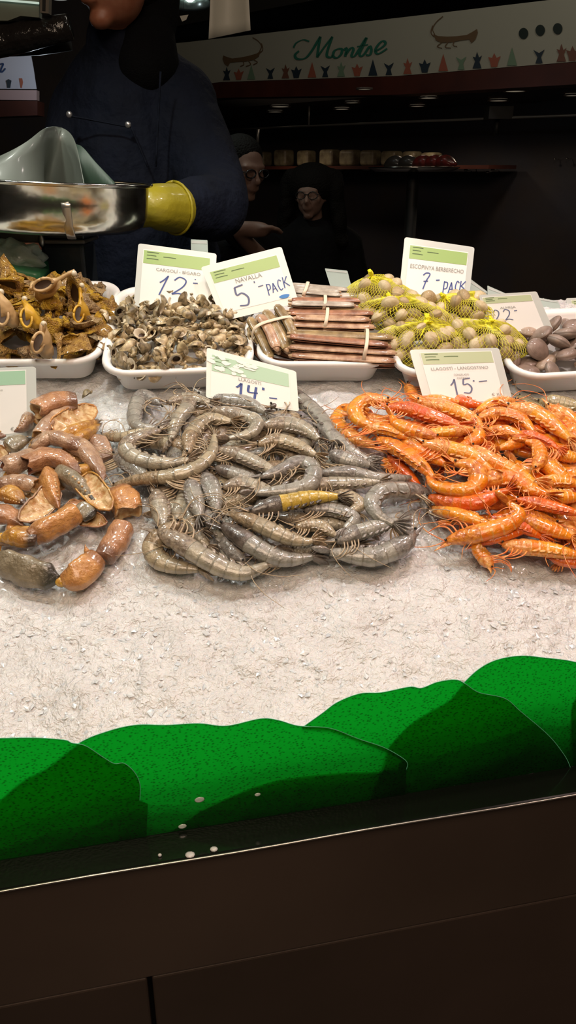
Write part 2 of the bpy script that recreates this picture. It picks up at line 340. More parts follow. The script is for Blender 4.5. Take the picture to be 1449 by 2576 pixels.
# ================================================================= trays
def rrect(w, d, r, n=6):
    P = []
    for cx, cy, a0 in ((w/2-r, d/2-r, 0), (-w/2+r, d/2-r, pi/2), (-w/2+r, -d/2+r, pi), (w/2-r, -d/2+r, 3*pi/2)):
        P += [(cx+r*cos(a0+pi/2*i/n), cy+r*sin(a0+pi/2*i/n)) for i in range(n+1)]
    return np.array(P)
TR = []
def tray(u, v, w, d, rot, label, h=.046, h0=.0):
    """u,v = centre; rim w x d"""
    c, s_ = cos(rot), sin(rot); prof = [(-.034, .004), (-.016, .006), (-.002, h-.006), (.003, h), (.009, h+.0005), (.011, h-.003), (.0105, h-.008), (.007, h-.0085), (.0065, h-.004), (.0015, h-.008), (-.012, .002), (-.034, 0)]
    V = []; K = 28
    for off, z in prof:
        P = rrect(w-.02+2*off, d-.02+2*off, max(.006, .034+off)); V += [S(u+c*x-s_*y, v+s_*x+c*y, z+h0+.002) for x, y in P]
    K = len(P); n = len(prof); Fc = [(i*K+j, (i+1)*K+j, (i+1)*K+(j+1) % K, i*K+(j+1) % K) for i in range(n-1) for j in range(K)]
    Fc += [tuple(range(K)), tuple((n-1)*K+j for j in range(K))[::-1]]
    o = mk('seafood_tray', V, Fc, M['plastic'], loc=S(u, v, 0)); tag(o, label, 'tray', 'white plastic seafood trays'); TR.append((u, v, w, d, rot)); return o
def tray_px(xl, xr, y, d, rot, label, **k):
    (u0, v0), (u1, v1) = pix(xl, y, .046), pix(xr, y, .046); w = u1-u0; um = (u0+u1)/2; vm = (v0+v1)/2
    return tray(um-sin(rot)*d/2, vm+cos(rot)*d/2, w, d, rot, label, **k)
tray_px(-170, 247, 912, .25, 0., 'white plastic tray at the far left holding the spiny yellow whelks')
tray_px(252, 640, 936, .262, radians(4), 'white plastic tray heaped with small brown sea snails')
tray_px(645, 990, 918, .23, 0., 'white plastic tray under the bundles of razor clams')
tray_px(1000, 1272, 940, .19, radians(3), 'white plastic tray under the yellow net bags of cockles')
tray_px(1292, 1640, 942, .185, radians(6), 'white plastic tray of brown clams at the right edge')
# ================================================================= prawns
M['gp'] = [band_mat('grey_prawn_shell_%d' % i, a, b, (.16, .14, .10), n, rough=.17, coat=1., mottle=70, sss=.2, bump=.8) for i, (a, b, n) in enumerate(
    [((.45, .40, .30), (.28, .25, .195), 6), ((.37, .35, .30), (.245, .235, .205), 6), ((.47, .39, .26), (.30, .25, .17), 6)])]
M['gh'] = [band_mat('grey_prawn_head_%d' % i, a, b, (0, 0, 0), 0, rough=.2, coat=.9, mottle=190, sss=.2, bump=1.) for i, (a, b) in enumerate(
    [((.36, .29, .21), (.18, .14, .105)), ((.29, .26, .23), (.15, .135, .12)), ((.38, .28, .17), (.19, .14, .085))])]
M['gl'] = mat('grey_prawn_limb', (.46, .35, .22), rough=.3, coat=.5, noise=(120, (.33, .24, .15), .4, .6))
M['op'] = [band_mat('orange_prawn_shell_%d' % i, a, b, c, 6, rough=.17, coat=1., mottle=60, sss=.25, bump=.8) for i, (a, b, c) in enumerate(
    [((.86, .29, .012), (.80, .17, .008), (.72, .36, .09)), ((.86, .36, .02), (.80, .22, .012), (.80, .46, .15)), ((.80, .16, .010), (.72, .09, .006), (.66, .22, .04))])]
M['oh'] = [band_mat('orange_prawn_head_%d' % i, a, b, (0, 0, 0), 0, rough=.2, coat=.9, mottle=170, sss=.25, bump=1.) for i, (a, b) in enumerate(
    [((.82, .31, .04), (.52, .13, .015)), ((.84, .42, .12), (.66, .20, .03)), ((.74, .16, .02), (.5, .07, .008))])]
M['ol'] = mat('orange_prawn_limb', (.88, .34, .09), rough=.3, coat=.5, noise=(120, (.75, .16, .03), .4, .6))
M['yl'] = band_mat('yellow_prawn_shell', (.62, .42, .07), (.45, .31, .06), (.3, .2, .05), 6, rough=.22, coat=.7, mottle=70)
M['pl'] = band_mat('olive_prawn_shell', (.42, .36, .2), (.3, .24, .13), (.15, .12, .06), 6, rough=.22, coat=.7, mottle=70)
M['dk'] = band_mat('dark_prawn_head', (.07, .055, .045), (.16, .13, .11), (0, 0, 0), 0, rough=.25, coat=.6, mottle=90, sss=.1)

def prawn(P, r, normal, label, group, msh, mhd, mlimb, detail=2, side=None, seed=0, cat='prawn', name='prawn'):
    rg = random.Random(seed*7+3)
    n = 46; P = catmull(P, n); T = tangents(P); N = np.asarray(normal, float)
    L = np.linalg.norm(np.diff(P, axis=0), axis=1).sum()
    # dorsal = convex side
    k = np.cross(T[:-1], T[1:]).sum(0) @ N
    sgn = side if side is not None else (-1 if k > 0 else 1)
    D = nrm(np.cross(N, T))*sgn          # points to dorsal
    roll = rg.uniform(-.25, .55); D = nrm(D*cos(roll)+N*sin(roll)*.8)
    s = np.linspace(0, 1, n)
    prof = np.interp(s, [0, .03, .09, .18, .28, .36, .42, .6, .75, .86, .93, 1], [.22, .42, .66, .9, 1.02, .98, .97, .95, .82, .66, .5, .36])
    ic = int(.37*n)
    e = empty(name, P[n//2]-N*r*.7, label, cat, group)
    # head shell
    Ph = P[:ic+1]; V, Fc, U = sweep(Ph, D[:ic+1], r*prof[:ic+1]*1.06, r*prof[:ic+1]*.86, 14)
    V = V.reshape(ic+1, 14, 3); cc = P[:ic+1][:, None]; gq = 1-.10*np.exp(-((np.linspace(0, 1, ic+1)-.55)/.05)**2)[:, None, None]-.06*np.exp(-((np.linspace(0, 1, ic+1)-.25)/.04)**2)[:, None, None]; V = (cc+(V-cc)*gq).reshape(-1, 3)
    hs = mk('head_shell', V, Fc, mhd, e, uv=U)
    # abdomen with overlapping rings
    m2 = 60; Pa = catmull(P[ic-1:], m2); ta = np.linspace(0, 1, m2); pr = np.interp(ta, np.linspace(0, 1, n-ic+1), prof[ic-1:])
    ph = (ta*6) % 1; pr = pr*(1+.075*(1-ph)**.7-.03)
    Da = nrm(np.stack([np.interp(ta, np.linspace(0, 1, n-ic+1), D[ic-1:, j]) for j in range(3)], 1))
    V, Fc, U = sweep(Pa, Da, r*pr*1.04, r*pr*.84, 14); mk('abdomen', V, Fc, msh, e, uv=U)
    # tail fan: five blades
    g = G(); t = T[-1]; d = D[-1]; w = nrm(np.cross(t, d)); tip = P[-1]; fl = r*2.1
    for a in (-.62, -.3, 0, .3, .62):
        dirr = nrm(t*cos(a)+w*sin(a)*.6+d*sin(a)*.55-d*.12); sd = nrm(np.cross(dirr, d+.3*w)); bw = r*(.40 if a else .3)
        Pb = np.array([tip-t*r*.25+dirr*fl*q for q in np.linspace(0, 1, 7)]); V, Fc, U = sweep(Pb, sd, bw*np.array([.35, .7, .95, 1.05, 1, .75, .15]), r*.07, 8); g.add(V, Fc, U)
    g.obj('tail_fan', mhd if detail else msh, e)
    # rostrum
    q0 = P[1]+D[1]*r*.35; dirr = nrm(-T[0]+D[0]*rg.uniform(.05, .3))
    Pb = np.array([q0+dirr*L*.16*x+D[0]*r*.25*x*x for x in np.linspace(-.3, 1, 9)])
    rr = r*np.array([.3, .3, .26, .24, .2, .17, .12, .08, .02]); rr[2::2] *= 1.35
    V, Fc, U = sweep(Pb, D[0], rr, rr*.35, 8); mk('rostrum', V, Fc, mhd, e, uv=U)
    if detail >= 1:
        for sg in ((1, -1) if detail > 1 else (1,)):
            w = nrm(np.cross(T[1], D[1])); w = w*(1 if w @ N > 0 else -1)*sg
            c = P[1]+w*r*.42+D[1]*r*.12-T[0]*r*.15; V, Fc = ellipsoid(c, (r*.15,)*3, 6, 9); mk('eye', V, Fc, M['eye'], e)
    B = -D   # ventral
    nl = {0: 2, 1: 4, 2: 5}[detail]
    for j in range(nl):
        i = int(n*(.09+.055*j)); w = nrm(np.cross(T[i], D[i])); w = w*(1 if w @ N > 0 else -1)
        b0 = P[i]+B[i]*r*prof[i]*.8+w*r*.2; f = rg.uniform(.5, 1.1); ln = r*rg.uniform(1.6, 2.6)
        K = [b0, b0+B[i]*ln*.45-T[i]*ln*.25*f+w*r*.15, b0+B[i]*ln*.7-T[i]*ln*.75*f+w*r*.05, b0+B[i]*ln*.62-T[i]*ln*1.25*f-w*r*.3]
        K = [q if (q-S(0, 0, 0)) @ EN > .004 else q+EN*(.004-(q-S(0, 0, 0)) @ EN) for q in K]
        V, Fc, U = tube(K, r*np.linspace(.11, .045, 14), 6, 14); mk('leg', V, Fc, mlimb, e)
    if detail >= 1:
        g = G()
        for j in range(5):
            i = int(n*(.44+.09*j)); w = nrm(np.cross(T[i], D[i])); w = w*(1 if w @ N > 0 else -1)
            for q in (.45, -.1):
                b0 = P[i]+B[i]*r*prof[i]*.78+w*r*q; Pb = np.array([b0+(B[i]*.42-T[i]*.75*rg.uniform(.6, 1.2))*r*.8*x for x in np.linspace(-.2, 1, 5)])
                V, Fc, U = sweep(Pb, T[i], r*np.array([.12, .2, .22, .17, .04]), r*.06, 6); g.add(V, Fc, U)
        g.obj('swimmerets', mhd, e)
        for j in range(2 if detail > 1 else 1):
            q = P[0]+D[0]*r*.05; a = rg.uniform(-1.1, 1.1); dd = nrm(-T[0]*cos(a)+np.cross(N, T[0])*sin(a)); ee = nrm(np.cross(N, dd))*rg.choice((-1, 1)); ln = L*rg.uniform(.35, .75)
            K = [q, q+dd*ln*.35+N*r*.7, q+dd*ln*.6+ee*ln*.2+N*r*.6, q+dd*ln*.75+ee*ln*.5+N*r*rg.uniform(-.2, .4)]
            V, Fc, U = tube(K, np.linspace(.00075, .0003, 22), 5, 22); mk('antenna', V, Fc, mlimb, e)
    return e

def prawns_px(heap, table, group, shells, heads, limb, wfun, where, lift=.008, seed0=0):
    for i, row in enumerate(table):
        lab, pts = row[0], row[1]; o = row[2] if len(row) > 2 else {}
        wpx = o.get('w', wfun(np.mean([p[1] for p in pts])))
        lf = lift+o.get('up', 0)
        P = [heap.hit(x, y, lf) for x, y in pts]
        if len(P) > 3:   # relax height noise
            P = np.array(P); h = (P-SO) @ EN; hs = np.convolve(np.r_[h[0], h, h[-1]], [.25, .5, .25], 'valid'); P = P+EN*(hs-h)[:, None]
        dep = float((P[0]-CAM) @ FW); r = 1.1*wpx/2*dep/2000
        v = o.get('v', (i*7) % 3); big = o.get('d', 2)
        prawn(P, r, EN, lab, group, o.get('sh', shells[v]), o.get('hd', heads[v]), limb, detail=big, side=o.get('s'), seed=i+seed0)
GH = Heap([(268, 1090), (300, 1060), (340, 1030), (420, 1005), (490, 995), (620, 1005), (700, 1022), (770, 1028), (835, 1075), (890, 1130), (980, 1190), (1050, 1250), (1062, 1310), (1040, 1375), (950, 1412), (790, 1416), (640, 1455), (500, 1440), (380, 1405), (375, 1300), (340, 1235), (280, 1165)], .030, .07)
OH = Heap([(850, 1062), (905, 1015), (1000, 1000), (1150, 1000), (1300, 1015), (1420, 1040), (1600, 1080), (1700, 1200), (1700, 1400), (1500, 1430), (1350, 1400), (1200, 1390), (1110, 1360), (1130, 1300), (1060, 1260), (1010, 1190), (950, 1140), (880, 1110)], .036, .07)
gw = lambda y: 33+(y-1000)/450*17
ow = lambda y: 34+(y-1000)/450*14
gg = 'grey raw prawns heaped on the ice'; og = 'orange prawns heaped on the ice'
GT = [
 ('whole grey prawn at the very front of the grey heap, tail curled right', [(397, 1334), (425, 1348), (460, 1368), (515, 1403), (570, 1434), (622, 1446), (672, 1416)], dict(w=48, up=.006, v=0)),
 ('grey prawn curled in a C at the front left corner of the grey heap', [(452, 1312), (412, 1338), (384, 1376), (396, 1408), (440, 1428), (500, 1430)], dict(w=46, v=2)),
 ('dark-headed grey prawn just behind the foremost one, pointing lower right', [(556, 1318), (603, 1348), (645, 1377), (685, 1398), (727, 1408), (785, 1402)], dict(w=48, v=1, hd=M['dk'])),
 ('tan-ringed grey prawn slanting right above the dark-headed one', [(575, 1289), (635, 1312), (685, 1335), (725, 1354), (765, 1364), (785, 1360)], dict(w=42, up=.006, v=2)),
 ('long grey prawn along the front right edge of the grey heap, head right', [(1040, 1332), (1022, 1362), (995, 1382), (943, 1400), (892, 1400), (830, 1386)], dict(w=48, up=.004, v=1)),
 ('grey prawn tucked inside the curve of the front right prawn', [(846, 1366), (890, 1342), (935, 1328), (1000, 1310)], dict(w=40, up=.002, v=1)),
 ('grey prawn bent in a high arch at the right end of the grey heap', [(1072, 1288), (1062, 1250), (1015, 1228), (962, 1234), (936, 1262), (950, 1295), (990, 1320)], dict(w=44, up=.006, v=1)),
 ('prawn with a bright yellow abdomen on the middle of the grey heap', [(628, 1288), (680, 1272), (730, 1262), (785, 1252), (850, 1249)], dict(w=40, up=.012, sh=M['yl'], hd=M['dk'], s=1)),
 ('grey prawn behind the inner front right prawn, under the yellow one', [(765, 1282), (830, 1280), (890, 1302), (868, 1332)], dict(w=38, v=1)),
 ('grey prawn hooked in a tight curl at the centre of the grey heap', [(655, 1200), (705, 1184), (750, 1164), (786, 1176), (784, 1212), (745, 1230), (690, 1236), (640, 1240)], dict(w=40, up=.008, v=1)),
 ('grey prawn lying left of the central curl with rings showing', [(560, 1226), (610, 1216), (650, 1226), (695, 1240)], dict(w=38, v=0)),
 ('grey prawn standing upright in the photo left of centre, ribbed back', [(476, 1205), (490, 1250), (502, 1300)], dict(w=42, v=1)),
 ('grey prawn beside the upright ribbed one, also pointing to the viewer', [(512, 1190), (535, 1235), (545, 1285)], dict(w=42, v=1)),
 ('grey prawn at the left flank of the heap above the front curl', [(394, 1232), (402, 1280), (412, 1328)], dict(w=42, v=0)),
 ('olive long prawn reaching left towards the brown crab claws', [(285, 1226), (350, 1208), (430, 1192), (495, 1175), (532, 1140), (540, 1095)], dict(w=36, up=.009, v=2)),
 ('grey prawn bent round at the left of the heap, shiny belly rim', [(405, 1080), (345, 1102), (318, 1128), (345, 1156), (410, 1164), (475, 1156)], dict(w=38, up=.005, v=0)),
 ('pale grey prawn under the olive one at the left edge of the heap', [(288, 1145), (335, 1172), (372, 1208)], dict(w=40, v=1)),
 ('grey prawn rolled in a ring at the upper left under clear film', [(405, 1008), (360, 1014), (336, 1042), (350, 1072), (398, 1076)], dict(w=36, v=1)),
 ('grey prawn hanging down from the top left of the grey heap', [(482, 992), (470, 1025), (445, 1058), (430, 1105)], dict(w=36, v=0)),
 ('thin grey prawn pointing left at the far left tip of the grey heap', [(258, 1100), (300, 1096), (350, 1086), (402, 1078)], dict(w=26, v=2)),
 ('grey prawn along the top of the heap under the 14 price card', [(500, 994), (560, 1004), (620, 1013), (668, 1036)], dict(w=34, v=1)),
 ('grey prawn bending left below the 14 price card', [(530, 1030), (600, 1044), (645, 1062), (630, 1090), (575, 1103)], dict(w=34, up=.007, v=0)),
 ('tan grey prawn with arched tail left of the bent one', [(472, 1142), (482, 1092), (524, 1054), (582, 1060)], dict(w=38, up=.004, v=2)),
 ('dark brown-headed prawn at the upper right of the grey heap', [(682, 1015), (730, 1008), (785, 1028), (820, 1068), (840, 1112)], dict(w=40, up=.004, v=1, hd=M['dk'])),
 ('grey prawn down the right flank next to the leftmost orange prawn', [(800, 1066), (845, 1104), (875, 1130), (925, 1158)], dict(w=36, v=1)),
 ('long grey prawn pointing left just below the single orange tail', [(800, 1190), (880, 1188), (955, 1196), (1035, 1212)], dict(w=38, up=.004, v=1)),
 ('grey prawn in the upper middle with bundled pale legs', [(658, 1072), (715, 1066), (765, 1078), (802, 1106)], dict(w=36, v=0)),
 ('grey prawn below the pale-legged one, dark gap beneath its head', [(648, 1118), (695, 1108), (745, 1120), (795, 1146)], dict(w=36, up=.005, v=2)),
 ('grey prawn with upward whiskers left of the central curl', [(545, 1130), (602, 1146), (656, 1170), (700, 1190)], dict(w=36, up=.004, v=0)),
 ('short curled prawn right of the yellow abdomen', [(838, 1240), (880, 1250), (905, 1270), (878, 1288)], dict(w=34, v=2)),
 ('grey prawn between the right flank prawn and the long one', [(828, 1138), (880, 1158), (930, 1170)], dict(w=36, v=1)),
 ('dark prawn in the gap left of the central curl', [(540, 1176), (600, 1194), (655, 1208)], dict(w=34, v=1, hd=M['dk'])),
 ('grey prawn with whiskers just above the yellow abdomen', [(758, 1226), (830, 1216), (900, 1214), (955, 1212)], dict(w=34, v=0)),
 ('reddish grey prawn in the hollow behind the front prawns', [(742, 1326), (800, 1322), (845, 1348)], dict(w=34, v=2)),
 ('grey prawn at the top left of the heap crossing behind the hanging one', [(420, 1014), (470, 1002), (530, 1012)], dict(w=30, v=0)),
]
prawns_px(GH, GT, gg, M['gp'], M['gh'], M['gl'], gw, '')
OT = [
 ('leftmost orange prawn arched round the end of the orange heap', [(950, 1122), (907, 1106), (866, 1088), (846, 1062), (868, 1038), (905, 1030)], dict(w=38, up=.0, v=1)),
 ('orange prawn arched just inside the leftmost one', [(978, 1006), (925, 1006), (893, 1030), (905, 1060), (948, 1072)], dict(w=36, up=.006, v=1)),
 ('orange prawn with a pink head slanting right at the left of the heap', [(948, 1104), (1005, 1130), (1050, 1162), (1090, 1200)], dict(w=38, up=.010, v=0)),
 ('thin red-orange prawn sloping down the left flank of the orange heap', [(976, 1146), (1022, 1190), (1056, 1224)], dict(w=26, v=2)),
 ('plump glossy orange prawn curled in the middle left of the orange heap', [(1142, 1166), (1185, 1172), (1205, 1200), (1190, 1226), (1145, 1234), (1095, 1224), (1078, 1198)], dict(w=42, up=.010, v=0)),
 ('orange prawn with arched back right of the plump curled one', [(1196, 1226), (1240, 1204), (1290, 1204), (1335, 1230), (1375, 1244)], dict(w=42, up=.006, v=0)),
 ('orange prawn lying level below the plump curled one, tail raised right', [(1076, 1254), (1145, 1266), (1210, 1258), (1275, 1232)], dict(w=42, up=.006, v=2)),
 ('orange prawn beneath the level one near the gap on the ice', [(1082, 1276), (1165, 1298), (1235, 1320)], dict(w=36, v=1)),
 ('foremost orange prawn with pointed head lying left on the ice', [(1120, 1366), (1170, 1348), (1215, 1338), (1275, 1320), (1306, 1292), (1280, 1264)], dict(w=44, up=.006, v=0)),
 ('slim red-orange prawn under the foremost one', [(1190, 1368), (1255, 1352), (1330, 1332)], dict(w=26, v=2)),
 ('small orange prawn pointing straight down at the front of the orange heap', [(1238, 1428), (1214, 1404), (1200, 1378), (1215, 1350)], dict(w=32, v=1)),
 ('pale-bellied orange prawn stretching to the right front edge', [(1262, 1370), (1320, 1377), (1385, 1383), (1462, 1400)], dict(w=42, up=.004, v=1)),
 ('orange prawn slanting behind the pale-bellied one', [(1308, 1300), (1362, 1323), (1436, 1352)], dict(w=38, v=0)),
 ('red-orange prawn stretched straight towards the right edge', [(1300, 1256), (1376, 1272), (1462, 1294)], dict(w=32, up=.004, v=2)),
 ('orange prawn just above the red stretched one', [(1332, 1238), (1386, 1250), (1466, 1250)], dict(w=36, v=1)),
 ('orange prawn in the heart of the orange heap, black eye to the left', [(1190, 1122), (1232, 1156), (1289, 1182), (1345, 1212)], dict(w=38, up=.010, v=1)),
 ('orange prawn left of the heart of the heap, pale legs folded', [(1063, 1118), (1124, 1126), (1189, 1146), (1236, 1184)], dict(w=38, up=.008, v=1)),
 ('orange prawn below the folded-leg one, dark eye near the left', [(1011, 1102), (1063, 1136), (1118, 1168)], dict(w=34, v=0)),
 ('orange prawn beside the leftmost arch, head pointing left', [(911, 1076), (972, 1080), (1030, 1102)], dict(w=34, up=.006, v=1)),
 ('smooth orange-backed prawn in the upper left of the heap', [(1102, 1098), (1046, 1085), (1000, 1070), (985, 1046)], dict(w=34, up=.010, v=0)),
 ('orange prawn with red legs pointing left near the top', [(972, 1024), (1028, 1028), (1089, 1048), (1156, 1070)], dict(w=36, up=.006, v=2)),
 ('long pale orange prawn along the top of the orange heap', [(1050, 1008), (1124, 1026), (1189, 1054), (1212, 1080)], dict(w=34, up=.004, v=1)),
 ('orange prawn at the very top left, spiky head pointing up left', [(1022, 978), (1052, 996), (1102, 1004), (1155, 1012)], dict(w=32, v=0)),
 ('orange prawn rising to the price card, red head up left', [(1130, 984), (1167, 1010), (1222, 1022)], dict(w=30, v=2)),
 ('orange prawn under the right corner of the 15 price card', [(1296, 1008), (1245, 1014), (1200, 1034)], dict(w=30, v=1)),
 ('long orange prawn curving down the upper right of the heap', [(1276, 1022), (1338, 1034), (1386, 1064), (1432, 1104)], dict(w=38, up=.004, v=1)),
 ('orange prawn arched left of the upper right one', [(1200, 1052), (1254, 1040), (1306, 1052), (1343, 1086)], dict(w=34, up=.006, v=0)),
 ('orange prawn bent back in the upper middle of the heap', [(1226, 1078), (1276, 1086), (1310, 1108), (1256, 1128)], dict(w=32, up=.004, v=0)),
 ('small orange prawn curled tight right of the centre, beaded rim', [(1346, 1180), (1360, 1150), (1350, 1120), (1322, 1110)], dict(w=34, up=.010, v=0)),
 ('orange prawn right of the small tight curl', [(1362, 1154), (1393, 1184), (1432, 1206)], dict(w=38, up=.004, v=0)),
 ('bright red-orange prawn in the upper right of the heap', [(1308, 1086), (1367, 1106), (1405, 1130)], dict(w=26, up=.008, v=2)),
 ('orange prawn cut by the right edge beneath the bright red one', [(1384, 1137), (1460, 1156)], dict(w=34, v=1)),
 ('orange prawn with bundled legs in the upper middle left', [(1193, 1080), (1124, 1086), (1046, 1094)], dict(w=30, up=.008, v=1)),
 ('short orange prawn bent down in the middle of the heap', [(1194, 1072), (1202, 1102), (1158, 1122)], dict(w=32, up=.004, v=0)),
 ('orange prawn cut by the right edge above the red stretched one', [(1341, 1226), (1397, 1210), (1462, 1219)], dict(w=36, up=.004, v=1)),
 ('single orange tail poking out over the grey prawns', [(1010, 1180), (965, 1164), (920, 1156)], dict(w=28, v=1)),
 ('orange prawn cut by the right edge at the front of the heap', [(1380, 1400), (1430, 1412), (1490, 1420)], dict(w=34, v=2)),
 ('orange prawn in the lower right of the heap beside the stretched ones', [(1235, 1300), (1300, 1320), (1360, 1350)], dict(w=34, v=2)),
]
prawns_px(OH, OT, og, M['op'], M['oh'], M['ol'], ow, '', seed0=100)
def filler(heap, n, group, label, shells, heads, limb, rr, depth, xr, seed0):
    for i, (u, v) in enumerate(heap.sample(n, .017, .02)):
        h = heap.H(u, v)-depth
        if h < .006: h = .007
        a = random.uniform(0, 2*pi); L = random.uniform(.10, .13); cur = random.uniform(-2.2, 2.2); P = []; x, y = u, v
        for q in range(6):
            P.append(S(x, y, max(.007, min(h, heap.H(x, y)-depth*.7)))); x += cos(a)*L/5; y += sin(a)*L/5; a += cur/5
        P = np.array(P); P -= (P.mean(0)-S(u, v, h))*[1, 1, 1]*.8
        if min(sdist(*uvh(q)[:2], heap.poly) for q in P) < .006: continue
        if not xr[0] < P[:, 0].mean() < xr[1]: continue
        k = random.randrange(3); prawn(P, rr, EN, label, group, shells[k], heads[k], limb, detail=1, seed=seed0+i)
filler(GH, 75, gg, 'grey raw prawn lying mostly hidden under others in the grey heap', M['gp'], M['gh'], M['gl'], .0105, .008, (-.3, .25), 300)
filler(OH, 75, og, 'orange prawn lying mostly hidden under others in the orange heap', M['op'], M['oh'], M['ol'], .0105, .008, (-.1, .48), 400)
# paler olive prawns right of the orange heap
PH = Heap([(1320, 1005), (1400, 990), (1560, 1000), (1600, 1080), (1480, 1085)], .016, .05)
prawns_px(PH, [('pale olive prawn at the right edge behind the orange heap, topmost', [(1355, 1012), (1400, 1012), (1470, 1026)], dict(w=34)),
  ('olive prawn slanting under the topmost pale olive one at the right edge', [(1305, 996), (1350, 1026), (1400, 1060), (1460, 1092)], dict(w=26)),
  ('olive prawn half hidden behind the topmost pale olive one', [(1372, 1040), (1420, 1052), (1470, 1064)], dict(w=30))], 'pale olive prawns at the right edge', [M['pl']]*3, [M['pl']]*3, M['gl'], ow, '', seed0=500)

# ================================================================= clear film under the heaps
mf = bpy.data.materials.new('clear_crinkled_film'); mf.use_nodes = True; nt = mf.node_tree; nt.nodes.clear()
out = nt.nodes.new('ShaderNodeOutputMaterial'); t_ = nt.nodes.new('ShaderNodeBsdfTransparent'); g_ = nt.nodes.new('ShaderNodeBsdfGlossy'); g_.inputs['Roughness'].default_value = .14
mx = nt.nodes.new('ShaderNodeMixShader'); lw = nt.nodes.new('ShaderNodeLayerWeight'); lw.inputs[0].default_value = .22
nt.links.new(lw.outputs['Fresnel'], mx.inputs[0]); nt.links.new(t_.outputs[0], mx.inputs[1]); nt.links.new(g_.outputs[0], mx.inputs[2]); nt.links.new(mx.outputs[0], out.inputs[0])
def film(pxs, label, seed, h=.004):
    P = np.array([pix(x, y, h) for x, y in pxs]); lo, hi = P.min(0), P.max(0); st = .004
    nx, ny = int((hi[0]-lo[0])/st), int((hi[1]-lo[1])/st); V = []; idx = {}; Fc = []
    for i in range(nx):
        for j in range(ny):
            u, v = lo[0]+i*st, lo[1]+j*st
            if sdist(u, v, P) > -.002:
                z = h+float(ice_h(u, v))*.7+.007*abs(float(vnoise(u*34+v*20+50, v*30-u*12+50, seed))-.5)*2+.003*abs(float(vnoise(u*90+50, v*90+50, seed+1))-.5)*2
                idx[i, j] = len(V); V.append(S(u, v, z))
    for (i, j) in idx:
        if (i+1, j) in idx and (i, j+1) in idx and (i+1, j+1) in idx: Fc.append((idx[i, j], idx[i+1, j], idx[i+1, j+1], idx[i, j+1]))
    tag(mk('plastic_film', V, Fc, mf), label, 'plastic film')
film([(250, 985), (520, 960), (760, 945), (850, 1010), (930, 1150), (1110, 1290), (1060, 1400), (800, 1440), (720, 1510), (560, 1480), (350, 1430), (330, 1250), (240, 1180)], 'clear crinkled plastic film under the grey prawns', 21)
film([(745, 925), (1000, 935), (1300, 1000), (1460, 1000), (1640, 1090), (1640, 1490), (1300, 1450), (1080, 1400), (1020, 1300), (900, 1180), (800, 1040)], 'clear crinkled plastic film under the orange prawns', 31)
film([(-120, 1090), (60, 975), (200, 970), (320, 1010), (380, 1240), (360, 1420), (200, 1500), (-120, 1510)], 'clear crinkled plastic film under the brown crab claws', 41)
# ================================================================= crab claws
M['claw'] = [band_mat('crab_claw_shell_%d' % i, a, b, (0, 0, 0), 0, rough=.24, coat=.8, mottle=75, sss=.1, tip=t, tipfrom=.72, bump=1.) for i, (a, b, t) in enumerate([
    ((.50, .25, .12), (.36, .17, .085), (.2, .1, .06)), ((.60, .29, .09), (.44, .19, .06), (.3, .13, .05)), ((.30, .25, .17), (.20, .16, .10), (.05, .045, .035)), ((.50, .32, .20), (.32, .19, .12), (.24, .13, .08)), ((.56, .29, .05), (.38, .17, .04), (.07, .035, .02))])]
M['claw_in'] = mat('claw_pale_inside', (.66, .47, .24), rough=.4, coat=.4, noise=(140, (.45, .22, .07), .4, .65), bump=(300, .4, .002))
M['claw_dark'] = mat('claw_dark_inside', (.13, .04, .025), rough=.4, coat=.4, noise=(120, (.3, .12, .07), .4, .65))
M['joint'] = mat('claw_joint_flesh', (.70, .42, .06), rough=.35, coat=.5, noise=(200, (.5, .25, .05), .4, .6))
CH = Heap([(-300, 1120), (-40, 1080), (90, 1035), (190, 1010), (255, 1050), (262, 1150), (300, 1240), (330, 1270), (322, 1340), (260, 1420), (190, 1470), (60, 1462), (-40, 1420), (-300, 1440)], .022, .06)
